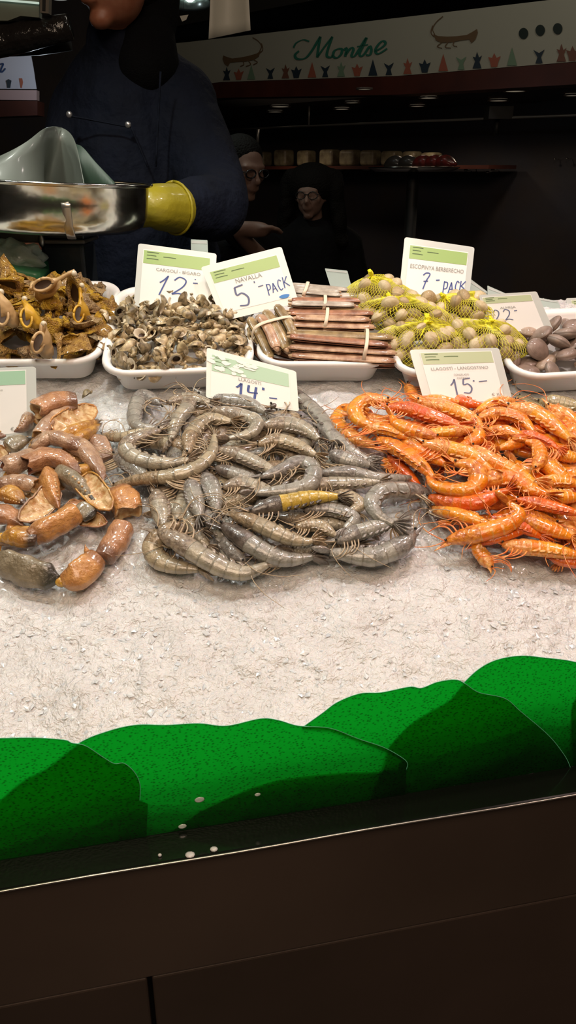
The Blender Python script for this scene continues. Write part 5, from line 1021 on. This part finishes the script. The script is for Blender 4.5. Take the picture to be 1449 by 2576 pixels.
# ---- bystander half hidden behind the fishmonger
wx = atY(612, 425, 3.7); hc = np.array([wx[0], 3.7, wx[2]]); bm = empty('person', (hc[0], 3.8, 0), 'person in dark clothes and glasses half hidden behind the fishmonger, hand held out', 'person')
hch, hba, hw, hR = head(hc, .125, radians(38), radians(12)); x0 = hc[0]-.08; z = hc[2]
hp = atY(625, 578, 3.5); fx = fingers(hp+[.06, -.01, 0], (.95, 0, .12), (0, -.8, .3), (.3, 0, -.4), 1.1)
blob('body', [[((x0, 3.8, .95), .13), ((x0, 3.8, 1.3), .13), ((x0, 3.8, z-.28), .08)], [((x0, 3.78, z-.3), .06), ((x0+.03, 3.74, z-.08), .058)], [((x0-.2, 3.8, z-.33), .05), ((x0, 3.8, z-.27), .06), ((x0+.18, 3.8, z-.33), .05)], [((x0+.19, 3.8, z-.34), .045), ((x0+.21, 3.72, 1.2), .04), (hp-[.04, 0, .01], .03), (hp+[.03, 0, 0], .034), (hp+[.06, -.01, 0], .03)],
     [((x0-.09, 3.8, .92), .09), ((x0-.09, 3.8, .08), .045)], [((x0+.09, 3.8, .92), .09), ((x0+.09, 3.8, .08), .045)], [((x0-.21, 3.8, z-.34), .045), ((x0-.25, 3.75, 1.1), .04), ((x0-.2, 3.6, 1.0), .03)]]+hch+fx, hba, .009, M['skin2'], bm, 4)
blob('jacket', [[((x0, 3.8, .85), .17), ((x0, 3.8, 1.3), .175), ((x0, 3.8, z-.32), .13)], [((x0-.2, 3.8, z-.34), .075), ((x0, 3.8, z-.28), .09), ((x0+.18, 3.8, z-.34), .075)], [((x0+.19, 3.8, z-.36), .07), ((x0+.21, 3.72, 1.2), .06), ((hp[0]-.07, 3.56, hp[2]-.02), .045)], [((x0-.21, 3.8, z-.36), .07), ((x0-.25, 3.75, 1.1), .06)]], [], .016, M['cloth_black'], bm)
blob('hair', [], [(hw(0, .2, .40), np.array([.72, .8, .68])*.125, hR), (hw(0, .5, .0), np.array([.62, .5, .6])*.125, hR)], .01, M['hair'], bm, 3)
gx = G()
for s_ in (-1, 1): V, Fc, _ = tube([hw(s_*.27+.2*cos(t), -.84, .02+.13*sin(t)) for t in np.linspace(0, 2*pi, 21)], .003, 6); gx.add(V, Fc); V, Fc, _ = tube([hw(s_*.47, -.84, .06), hw(s_*.68, .05, .05)], .003, 6); gx.add(V, Fc)
gx.obj('glasses', M['lens_frame'], bm)
# ================================================================= market hall behind
M['floor'] = mat('dark_wet_floor', (.03, .028, .026), rough=.3, noise=(4, (.045, .04, .036), .3, .7)); M['wallb'] = mat('dark_stall_back_panel', (.05, .040, .036), rough=.45, noise=(2.5, (.036, .037, .05), .35, .65), bump=(40, .2, .003))
M['ceil'] = mat('dark_hall_ceiling', (.014, .013, .010), rough=.7); M['redtrim'] = mat('dark_red_wood_trim', (.075, .02, .012), rough=.4, noise=(8, (.05, .015, .01), .3, .7), coat=.2)
M['banner'] = mat('banner_vinyl', (.38, .39, .32), rough=.35, coat=.25); M['banner_green'] = mat('banner_green_lettering', (.03, .16, .11), rough=.4); M['lobster'] = mat('banner_lobster_ink', (.14, .09, .045), rough=.5); M['dot'] = mat('banner_dark_dot', (.015, .025, .02), rough=.4)
def plain(name, V, m): return struct(mk(name, V, [(0, 1, 2, 3)], m, smooth=False))
plain('floor', [(-3.2, -1.2, 0), (3.4, -1.2, 0), (3.4, 7.2, 0), (-3.2, 7.2, 0)], M['floor']); plain('ceiling', [(-3.2, -1.2, 3.3), (-3.2, 7.2, 3.3), (3.4, 7.2, 3.3), (3.4, -1.2, 3.3)], M['ceil'])
plain('wall_left', [(-3.2, -1.2, 0), (-3.2, 7.2, 0), (-3.2, 7.2, 3.3), (-3.2, -1.2, 3.3)], M['ceil']); plain('wall_right', [(3.4, -1.2, 0), (3.4, 7.2, 0), (3.4, 7.2, 3.3), (3.4, -1.2, 3.3)], M['ceil']); plain('wall_back', [(-3.2, 7.2, 0), (3.4, 7.2, 0), (3.4, 7.2, 3.3), (-3.2, 7.2, 3.3)], M['wallb'])
# the banner plane: left px 560 at y=5.5, right px 1449 at y=3.9
BA, BB = atY(560, 205, 5.5), atY(1449, 150, 3.9); be = nrm((BB-BA)*[1, 1, 0]); bn = np.array([be[1], -be[0], 0])    # bn faces us
def bp(px, py, off=0.):
    d = ray(px, py); q = BA+bn*off; return CAM+d*(np.dot(q-CAM, bn)/np.dot(d, bn))
def bz(px, z, off=0.):
    d = ray(px, 300); h = nrm(d*[1, 1, 0]); q = BA+bn*off; t = np.dot(q-CAM, bn)/np.dot(d*[1, 1, 0], bn); p = CAM+d*t; return np.array([p[0], p[1], z])
def strip(name, pts, off, m, parent, th=-.02):
    V, Fc = solid_poly([bp(x, y, off) for x, y in pts], bn*th); return mk(name, V, Fc, m, parent, smooth=False)
ban = empty('shop_banner', bp(1000, 190), 'long pale stall banner with green Montse lettering and lobsters across the aisle', 'banner')
strip('banner_board', [(300, 236), (300, 122), (470, 106), (1000, 45), (1449, -8), (1700, -42), (1700, 125), (1449, 155), (1000, 191), (560, 206)], 0, M['banner'], ban)
def bpoly(name, pts, m, sc_=1.): return mk(name, [bp(x, y, .004) for x, y in pts], [tuple(range(len(pts)))], m, ban, smooth=False)
def bstroke(pls, w, m, name):
    g = G()
    for pl, ww in pls:
        V, Fc = ribbon(pl, ww*w, wf=lambda T: .35+.65*np.abs(T[:, 1]*.8+T[:, 0]*.25)); g.add([bp(x, y, .005) for x, y in V], Fc)
    g.obj(name, m, ban, smooth=False)
# M o n t s e, drawn as script strokes in photo pixels
bstroke([([(752, 128), (742, 138), (748, 148), (768, 146), (784, 128), (796, 108), (806, 92)], 1), ([(806, 92), (801, 118), (798, 144)], 1), ([(798, 144), (816, 118), (836, 92)], .8), ([(836, 92), (826, 120), (822, 140), (832, 144), (838, 138)], 1)], 8, M['banner_green'], 'letter')
bstroke([([(852, 122), (841, 128), (838, 141), (848, 145), (858, 136), (860, 124), (852, 122)], 1)], 8, M['banner_green'], 'letter')
bstroke([([(864, 126), (872, 121), (868, 142)], 1), ([(869, 138), (882, 121), (889, 124), (884, 140), (890, 142), (896, 136)], 1)], 8, M['banner_green'], 'letter')
bstroke([([(896, 136), (908, 116), (922, 94), (912, 118), (904, 136), (910, 141), (918, 134)], 1), ([(898, 117), (926, 112)], .8)], 8, M['banner_green'], 'letter')
bstroke([([(918, 134), (930, 116), (934, 126), (930, 138), (920, 138)], 1)], 8, M['banner_green'], 'letter')
bstroke([([(942, 130), (962, 118), (970, 108), (962, 103), (950, 114), (944, 128), (952, 135), (974, 122)], 1)], 8, M['banner_green'], 'letter')
bstroke([([(738, 120), (745, 108), (762, 100), (778, 104)], .8)], 7, M['banner_green'], 'flourish')
def lob(cx, cy, s, flip):
    f = -1 if flip else 1
    P = [(0, 0), (12, 6), (34, 10), (58, 12), (84, 12), (98, 6), (110, 0), (112, 10), (106, 26), (96, 34), (90, 24), (70, 24), (44, 26), (20, 24), (6, 16)]
    bpoly('lobster_print', [(cx+f*x*s, cy+y*s+(.12*f*x*s*-1)) for x, y in P], M['lobster'])
    g = G()
    for pl in ([(4, 2), (-2, -14), (8, -30), (24, -42)], [(2, 6), (-6, -4), (-2, -22)], [(20, 24), (10, 32), (22, 38)], [(36, 25), (30, 36), (44, 40)], [(52, 24), (50, 34), (60, 38)]):
        V, Fc = ribbon([(cx+f*x*s, cy+y*s-.12*f*x*s) for x, y in pl], 2.2); g.add([bp(x, y, .005) for x, y in V], Fc)
    g.obj('lobster_feelers', M['lobster'], ban, smooth=False)
lob(1090, 86, 1.0, False); lob(656, 128, .86, True)
for x, y in ((1317, 84), (1359, 76), (1403, 72)): bpoly('round_dot', [(x+12*cos(a), y+14*sin(a)) for a in np.linspace(0, 2*pi, 20, endpoint=False)], M['dot'])
cols = [mat('figure_%s' % n, c, rough=.5) for n, c in (('dark', (.02, .035, .05)), ('red', (.32, .10, .06)), ('green', (.16, .26, .17)), ('brown', (.16, .07, .045)))]
figs = [(570, 0), (600, 1), (632, 2), (680, 0), (718, 3), (745, 0), (785, 1), (818, 0), (858, 2), (898, 1), (938, 0), (978, 0), (1025, 1), (1068, 0), (1115, 1), (1160, 2), (1200, 0), (1243, 1), (1288, 2), (1356, 0), (1412, 3), (1440, 3)]
for k, (x, c) in enumerate(figs):
    yb = np.interp(x, [560, 1000, 1449], [202, 188, 152]); s = 1+(x-560)/2600; sh = k % 4
    P = [[(-9, 0), (-4, -14), (-9, -24), (-3, -22), (0, -34), (4, -22), (10, -26), (5, -13), (9, 0)], [(-6, 0), (-8, -10), (-12, -20), (-4, -18), (0, -28), (5, -18), (13, -22), (8, -9), (6, 0)], [(-10, 0), (-5, -18), (0, -36), (5, -18), (10, 0)], [(-7, 0), (-3, -12), (-11, -26), (0, -20), (11, -27), (4, -12), (7, 0)]][sh]
    bpoly('printed_figure', [(x+a*s, yb+b*s) for a, b in P], cols[c])
stall = empty('opposite_stall', bp(1000, 330)*[1, 1, 0], 'dark unlit fish stall across the aisle with red wooden cornice', 'stall')
def slab(name, z0, z1, off, m, x0=300, x1=1800, th=-.05, parent=None):
    V, Fc = solid_poly([bz(x0, z0, off), bz(x1, z0, off), bz(x1, z1, off), bz(x0, z1, off)], bn*th); return mk(name, V, Fc, m, parent or stall, smooth=False)
zb_ = BA[2]
strip('red_cornice', [(300, 262), (300, 237), (560, 207), (1000, 192), (1449, 156), (1700, 126), (1700, 190), (1449, 205), (1000, 232), (560, 240)], .02, M['redtrim'], stall, -.12)
strip('cornice_lip', [(300, 266), (560, 240), (1000, 232), (1449, 205), (1700, 190), (1700, 197), (1449, 212), (1000, 238), (560, 246)], .035, M['redtrim'], stall, -.14)
slab('fascia_above_banner', BA[2]+.33, 3.25, .02, M['ceil'])
zs = bp(1000, 238)[2]; V = [bz(300, zs, -.02), bz(1800, zs, -.02), bz(1800, zs, -1.3), bz(300, zs, -1.3)]; mk('stall_soffit', V, [(0, 1, 2, 3)], mat('glossy_dark_soffit', (.03, .012, .008), rough=.2, coat=.4), stall, smooth=False)
slab('stall_back', 0, zs+.05, -.9, M['wallb']); slab('stall_counter', .05, .93, .0, mat('blue_grey_counter_front', (.030, .032, .042), rough=.4, metal=.2, noise=(5, (.045, .043, .05), .4, .7), bump=(60, .5, .01)), th=-.6)
# ringed discs with a dim glow of their own below the soffit
M['dimlamp'] = mat('dim_recessed_lamp', (.5, .45, .35), emit=(1, .85, .62), estr=.16, rough=.3); M['trimring'] = mat('lamp_trim_ring', (.25, .22, .2), rough=.3, metal=.5)
for k, (x, y, w) in enumerate([(917, 224, 42), (1078, 246, 50), (886, 258, 42), (860, 274, 44), (1050, 267, 44), (1296, 229, 60), (1254, 253, 54), (1440, 240, 44), (705, 268, 54), (692, 281, 44)]):
    zl = zs-.004-max(0, 0); p = atZ(x, y, zs-.006) if y < 300 else None; r = w/2*float((p-CAM) @ FW)/2000
    p = atY(x, y, min(p[1], 5.9)); V, Fc = lathe([(0, 0), (r*.85, 0), (r*.86, .004)], 24, p); lo = empty('recessed_lamp', p, ['round dim ceiling lamp of the opposite stall, highest near the cornice', 'round dim lamp right of centre under the opposite stall roof', 'upper of two overlapping dim lamps left of centre', 'lower of two overlapping dim lamps left of centre', 'dim lamp just left below the lamp right of centre', 'larger dim lamp towards the right, upper of its pair', 'larger dim lamp towards the right, lower of its pair', 'dim lamp at the far right edge under the opposite roof', 'upper dim lamp just right of the fishmonger shoulder', 'lower dim lamp just right of the fishmonger shoulder'][k], 'ceiling lamp', 'lamps under the opposite stall roof')
    mk('lamp_disc', V, Fc, M['dimlamp'], lo); V, Fc = lathe([(r*.86, .005), (r*.86, -.003), (r, -.003), (r*1.02, .005)], 24, p); mk('trim_ring', V, Fc, M['trimring'], lo)
# rails, hanger and shelf
M['rail'] = mat('dull_steel_rail', (.20, .19, .17), rough=.4, metal=.6)
P = [bp(x, y, -.1) for x, y in ((560, 327), (1000, 307), (1449, 290), (1600, 285))]; V, Fc, _ = tube(P, .006, 8); tag(mk('hanging_rail', V, Fc, M['rail']), 'long thin steel rail running across the opposite stall', 'rail')
P = [bp(778, 262, -.1), bp(777, 316, -.1)]; V, Fc, _ = tube(P, .006, 8); tag(mk('rail_hanger', V, Fc, M['rail']), 'short steel hanger above the rail near the centre', 'rail hanger')
P = [bp(649, 325, -.1), bp(647, 362, -.1)]; V, Fc, _ = tube(P, .008, 8); tag(mk('rail_hanger', V, Fc, M['rail']), 'short steel hanger below the rail, right of the fishmonger arm', 'rail hanger')
sh = slab('shelf_board', bp(900, 417, -.55)[2]-.02, bp(900, 417, -.55)[2], -.55, M['redtrim'], x0=620, x1=1240, th=-.3)
M['jar'] = mat('pale_shelf_package', (.26, .22, .13), rough=.5, noise=(20, (.12, .09, .055), .35, .65))
rg = random.Random(9); zsh = bp(900, 417, -.55)[2]; x = 655; k = 0
for x, w, h, lab in [(664, 26, 34, 'pale package leftmost on the opposite shelf'), (714, 44, 38, 'second pale package on the opposite shelf'), (772, 40, 36, 'third pale package on the opposite shelf, above the curly hair'), (832, 46, 38, 'pale package on the shelf right of the curly-haired person'), (884, 48, 37, 'pale package in the middle of the opposite shelf'), (936, 44, 36, 'pale package right of the middle on the opposite shelf'), (990, 46, 34, 'pale package above the steel platter on the opposite shelf'), (1042, 40, 33, 'second package from the right on the opposite shelf'), (1092, 44, 30, 'rightmost pale package on the opposite shelf')]:
    c = bz(x, zsh, -.70); s = float((c-CAM) @ FW)/2000; hh = h*s; R = np.stack([be, -bn, [0, 0, 1.]], 1); V, Fc = box((0, 0, hh/2), (w*s, .10, hh)); o = mk('food_package', V @ R.T + c, Fc, M['jar'], loc=c, smooth=False); b = o.modifiers.new('b', 'BEVEL'); b.width = .02; b.segments = 3; tag(o, lab, 'package', 'packages on the opposite shelf')
# platter with dark red fish
pc = bp(1040, 430, .12); s = float((pc-CAM) @ FW)/2000; pl = empty('steel_platter', pc, 'steel platter glinting on the opposite counter under dark red seafood', 'platter')
V, Fc = lathe([(0, 0), (95*s, .002), (112*s, .016), (116*s, .018), (112*s, .012), (95*s, -.004), (0, -.004)], 40, pc); mk('platter_dish', V, Fc, M['steel'], pl)
V, Fc = lathe([(.03, 0), (.03, -(pc[2]-.93)), (.12, -(pc[2]-.93))], 20, pc); mk('platter_stand', V, Fc, M['black'], pl)
M['redfish'] = mat('dark_red_seafood', (.16, .02, .018), rough=.3, coat=.4, noise=(30, (.06, .02, .015), .4, .6)); M['darkfish'] = mat('dark_grey_seafood', (.035, .033, .03), rough=.3, coat=.4)
for k, (dx, m, lab) in enumerate([(-58, 'darkfish', 'dark grey seafood piece at the left of the platter'), (-18, 'darkfish', 'dark seafood piece beside the red ones on the platter'), (28, 'redfish', 'dark red seafood piece in the middle of the platter'), (62, 'redfish', 'dark red seafood piece right of the middle of the platter'), (92, 'redfish', 'dark red seafood piece drooping at the right end of the platter')]):
    V, Fc, U = sweep(catmull([pc+be*(dx-34)*s+[0, 0, .025], pc+be*dx*s+[0, 0, .045], pc+be*(dx+34)*s+[0, 0, .028]], 14), (0, 0, 1), .028*np.sin(np.linspace(.25, pi-.2, 14)), .04*np.sin(np.linspace(.25, pi-.2, 14)), 12); tag(mk('seafood_piece', V, Fc, M[m], loc=V.mean(0)), lab, 'seafood')
# steel beads put in for the glints on the opposite wall
for x, y, w, lab in [(696, 418, 9, 'small glinting steel hook left of the curly-haired person'), (753, 422, 8, 'small glinting steel hook above the curly hair'), (1172, 428, 10, 'left bright steel hook of the pair at right, lower glint'), (1184, 422, 9, 'left bright steel hook of the pair at right, upper glint'), (1227, 433, 11, 'right bright steel hook of the pair at right, lower glint'), (1240, 427, 9, 'right bright steel hook of the pair at right, upper glint'), (1396, 400, 7, 'small reddish glinting hook near the right edge, left one'), (1427, 399, 7, 'small reddish glinting hook near the right edge, right one')]:
    c = bp(x, y, -.84); r = w/2*float((c-CAM) @ FW)/2000; V, Fc = ellipsoid((0, 0, 0), (r*1.1, r, r*.6), 10, 14); g = G(); g.add(V, Fc); V, Fc, _ = tube([(0, 0, 0), -bn*.05], r*.3, 6); g.add(V, Fc); o = g.obj('steel_hook', M['steel']); o.location = c; tag(o, lab, 'hook', 'steel hooks on the opposite wall')
# dark spotlight hanging from the rail
c = bp(1253, 285, -.1); s = float((c-CAM) @ FW)/2000; e = empty('hanging_scale', c, 'black boxy device hanging from the rail at the right', 'device'); V, Fc = box(c, (60*s, .12, 28*s)); mk('device_box', V, Fc, M['black'], e, smooth=False); V, Fc, _ = tube([c-[0, 0, 14*s], c-[0, 0, 50*s]], 7*s, 8); mk('device_stem', V, Fc, M['black'], e)
# ================================================================= upper left clutter and lamps
Rl = rotm((1, 0, 0), radians(-8)); c = atY(478, 4, 3.6); r = 57*float((c-CAM) @ FW)/2000; e = empty('pendant_lamp', c, 'round bright downlight above the fishmonger shoulder', 'lamp')
V, Fc = lathe([(r*.80, .03), (r*.84, .0), (r, -.006), (r*1.03, .0), (r*.9, .06), (r*.5, .12), (r*.3, .2), (.0, .21)], 48, c, Rl); mk('lamp_housing', V, Fc, mat('silver_lamp_housing', (.45, .5, .46), rough=.25, metal=.8), e)
V, Fc = lathe([(0, .012), (r*.3, .012), (r*.82, .028)], 40, c, Rl); mk('lamp_diffuser', V, Fc, mat('lit_diffuser', (.6, .7, .64), rough=.3, emit=(.75, 1., .88), estr=.4), e)
V, Fc = ellipsoid(c+[0, 0, .02], (r*.27, r*.27, .022), 8, 16); mk('led_core', V, Fc, mat('led_core', (1, 1, 1), emit=(.85, 1, .95), estr=4), e)
def pquad(name, q, Y, m, label, cat, th=.003, lean=0., parent=None):
    p0 = atY(q[0][0], q[0][1], Y); n = nrm(np.array([lean, -1, 0])); V, Fc = solid_poly([onplane(x, y, p0, n) for x, y in q], -n*th); o = mk(name, V, Fc, m, parent, loc=None, smooth=False); return tag(o, label, cat) if label else o
M['paper'] = mat('hanging_paper', (.62, .62, .54), rough=.5)
g = G(); p0 = np.array([0, 2.6, 0]); V = []
for i in range(9):
    x = i/8; 
    for j in range(6):
        t = j/5; px = 532+(x*(98-8*(1-t)))-7*t*(1-x); py = -60+(158-22*x)*t; V.append(atY(px, py, 2.6+.03*sin(x*3.1)-.012*x*t))
tag(mk('hanging_paper', V, [(i*6+j, i*6+j+1, (i+1)*6+j+1, (i+1)*6+j) for i in range(8) for j in range(5)], M['paper']), 'white paper sheet hanging down right of the round downlight', 'paper').modifiers.new('s', 'SOLIDIFY').thickness = .001
pquad('small_paper', [(404, 46), (422, 46), (424, 76), (410, 79)], 3.0, M['paper'], 'tiny white paper note above the fishmonger shoulder', 'paper')
pquad('small_paper', [(452, 40), (474, 37), (468, 50), (458, 54)], 3.2, M['paper'], 'tiny pale tag below the round downlight', 'paper')
for o_ in [o for o in COL.objects if o.name.startswith('small_paper')]:
    c = sum((Vector(v.co) for v in o_.data.vertices), Vector())/len(o_.data.vertices); V, Fc, _ = tube([np.array(c), np.array([c[0], c[1], 3.3])], .0006, 5); mk('thread', V, Fc, M['black'], o_)
# left banner
lb = empty('shop_banner', atY(40, 240, 3.6), 'bright white banner piece with end of blue script lettering at the left edge', 'banner'); M['bluel'] = mat('banner_blue_letter', (.02, .05, .14), rough=.4); M['lbm'] = mat('white_banner_vinyl', (.50, .53, .62), rough=.3, coat=.3)
pquad('banner_board', [(-160, 126), (76, 128), (84, 170), (92, 224), (-160, 222)], 3.6, M['lbm'], None, None, parent=lb); pquad('white_cornice', [(-160, 225), (92, 227), (92, 252), (-160, 249)], 3.58, mat('pink_lit_cornice', (.42, .30, .30), rough=.4), None, None, .04, parent=lb); pquad('red_cornice', [(-160, 252), (94, 254), (94, 290), (-160, 300)], 3.56, M['redtrim'], None, None, .1, parent=lb)
g = G()
for pl in ([(-30, 182), (-16, 160), (-6, 166), (-18, 184)], [(-4, 164), (8, 160), (2, 176), (4, 182), (14, 172)]):
    V, Fc = ribbon(pl, 4.5, wf=lambda T: .4+.6*np.abs(T[:, 1])); g.add([atY(x, y, 3.594) for x, y in V], Fc)
g.obj('script_letter', M['bluel'], lb, smooth=False)
for x, c, P in ((22, 0, [(-4, 0), (-5, -10), (-7, -18), (0, -22), (7, -18), (5, -8), (4, 0)]), (54, 1, [(-2, 0), (-4, -12), (-6, -24), (2, -24), (4, -14), (1, 0)])): mk('printed_figure', [atY(x+a, 221+b, 3.594) for a, b in P], [tuple(range(len(P)))], cols[c], lb, smooth=False)
# overhead fittings at the top left
e = empty('light_fitting', atY(40, 10, 2.7), 'pale green-white ceiling light fitting cut by the top left corner', 'light fitting'); pquad('fitting_panel', [(-160, -40), (100, -40), (98, 44), (52, 40), (20, 52), (-160, 50)], 2.7, mat('pale_green_panel', (.30, .34, .27), rough=.4, noise=(9, (.22, .25, .19), .3, .7)), None, None, .03, parent=e)
P = [atY(x, y, 2.69) for x, y in ((-60, -4), (20, 1), (98, 8))]; V, Fc, _ = tube(P, .003, 8); mk('tube_edge', V, Fc, mat('tube_glow', (.6, .7, .6), emit=(.8, 1, .85), estr=.5), e); pquad('end_bracket', [(100, -30), (124, -30), (122, 34), (101, 32)], 2.68, mat('bracket_tan', (.22, .19, .15), rough=.5), None, None, .03, parent=e); pquad('bracket_slot', [(107, -30), (115, -30), (114, 28), (106, 27)], 2.678, M['black'], None, None, .002, parent=e)
c = atY(150, -2, 2.9); r = 27*float((c-CAM) @ FW)/2000; e = empty('small_downlight', c, 'small white downlight at the top edge left of the face', 'lamp'); V, Fc = lathe([(0, .004), (r*.7, .0), (r, .004), (r*.96, .02), (r*.5, .06), (0, .065)], 32, c); mk('lamp_housing', V, Fc, mat('white_lamp_housing', (.75, .75, .66), rough=.4, emit=(1, 1, .85), estr=.12), e)
P = [atY(x, y, 2.75) for x, y in ((-140, 118), (20, 98), (100, 82), (176, 68))]; M['duct'] = mat('black_plastic_wrap', (.03, .026, .024), rough=.18, coat=.6, bump=(14, .8, .03)); V, Fc, _ = tube(P, np.linspace(.055, .035, 12), 18, 12); tag(mk('black_roll', V, Fc, M['duct']), 'shiny black wrapped roll overhead pointing at the chin', 'roll')
P = [atY(x, y, 2.85) for x, y in ((-140, 90), (0, 78), (60, 60), (110, 52))]; V, Fc, _ = tube(P, np.linspace(.06, .03, 12), 18, 12); tag(mk('black_roll', V, Fc, M['duct']), 'dark bundle above the shiny black roll, touching the pale fitting', 'roll')
P = [atY(x, y, 2.9) for x, y in ((-120, 117), (20, 115), (90, 112), (170, 100))]; V, Fc, _ = sweep(catmull(P, 8), (0, 0, 1), .03, .05, 8, sup=4); tag(mk('dark_beam', V, Fc, M['black']), 'dark beam under the black rolls at the upper left', 'beam')
# the downlight's beam, then lights added to brighten hall and counter front
def light(kind, loc, en, col, **k):
    l = bpy.data.lights.new('hall_light', kind); l.energy = en; l.color = col
    for a, b in k.items():
        if a != 'rot': setattr(l, a, b)
    o = bpy.data.objects.new('hall_light', l); COL.objects.link(o); o.location = loc
    if 'rot' in k: o.rotation_euler = k['rot']
    return o
light('SPOT', atY(478, 16, 3.6), 5, (.85, 1, .92), spot_size=2.4, spot_blend=.6, shadow_soft_size=.05)
light('POINT', (1.3, 2.9, 2.9), 9, (1, .92, .8), shadow_soft_size=.1); light('POINT', (0, 3.3, 3.0), 6, (1, .92, .8), shadow_soft_size=.1)  # two lights added near the ceiling to brighten banner and background
light('POINT', atY(110, 190, 3.3), 1.2, (.8, .9, 1.), shadow_soft_size=.03)  # light added to brighten the left banner
light('AREA', (0, -.7, 2.9), 34, (1, .75, .55), size=1.2, rot=(radians(25), 0, 0))  # area light added behind the camera to brighten the counter front

for x_, y_ in ((700, 276), (1064, 256), (1275, 240)):  # spots added under the soffit to brighten the dark stall wall
    q = atZ(x_, y_, zs-.006); q = atY(x_, y_, min(q[1], 5.9)); light('SPOT', q-np.array([0, 0, .03]), 4.5, (1, .8, .6), spot_size=2.6, spot_blend=.8, shadow_soft_size=.04)
LK, EXPO = 0.57, 0.0
# ================================================================= lights, world, camera
M['lamp_shade'] = mat('lamp_shade_enamel', (.25, .25, .25), rough=.3, metal=.5)
M['bulb'] = mat('bulb_glow', (1, 1, 1), emit=(1, .95, .88), estr=12)
for i, (x, y, z, col, en, size) in enumerate([(-.75, .92, 2.3, (.97, 1., .93), 17, 125), (-.25, .86, 2.3, (.99, 1., .94), 19, 125), (.3, .92, 2.3, (1., .88, .83), 17, 125), (.85, .86, 2.3, (1., .69, .63), 30, 125), (-.5, 1.32, 2.3, (.97, 1., .86), 24, 125), (.45, 1.32, 2.3, (1., .84, .79), 24, 125)]):
    e = empty('counter_lamp', (x, y, z), 'enamel lamp hanging over the ice above the top of the picture', 'lamp', 'lamps above the counter')
    V, Fc = lathe([(.02, .1), (.03, .09), (.05, .05), (.09, .0), (.094, -.004), (.088, .0), (.045, .048)], 32, (x, y, z+.02)); mk('lamp_shade', V, Fc, M['lamp_shade'], e)
    V, Fc = ellipsoid((x, y, z+.05), (.03, .03, .035), 8, 14); mk('bulb', V, Fc, M['bulb'], e)
    V, Fc, _ = tube([(x, y, z+.11), (x, y, 3.3)], .006); mk('cord', V, Fc, M['black'], e)
    l = bpy.data.lights.new('counter_spot', 'SPOT'); l.energy = en*LK; l.color = col; l.spot_size = radians(size); l.spot_blend = .5; l.shadow_soft_size = .035
    lo = bpy.data.objects.new('counter_spot', l); COL.objects.link(lo); lo.location = (x, y, z-.02)
w = bpy.data.worlds.new('hall'); bpy.context.scene.world = w; w.use_nodes = True
w.node_tree.nodes['Background'].inputs[0].default_value = (.9, .8, .7, 1); w.node_tree.nodes['Background'].inputs[1].default_value = .012
cd = bpy.data.cameras.new('camera'); cd.sensor_fit = 'VERTICAL'; cd.sensor_height = 24; cd.sensor_width = 13.5; cd.lens = 24*F/2576; cd.clip_start = .02
co = bpy.data.objects.new('camera', cd); COL.objects.link(co); co.location = tuple(CAM); co.rotation_euler = (pi/2-PITCH, 0, 0)
sc = bpy.context.scene; sc.camera = co
sc.view_settings.view_transform = 'Standard'; sc.view_settings.look = 'None'; sc.view_settings.gamma = 1; sc.view_settings.use_curve_mapping = False
sc.view_settings.exposure = EXPO
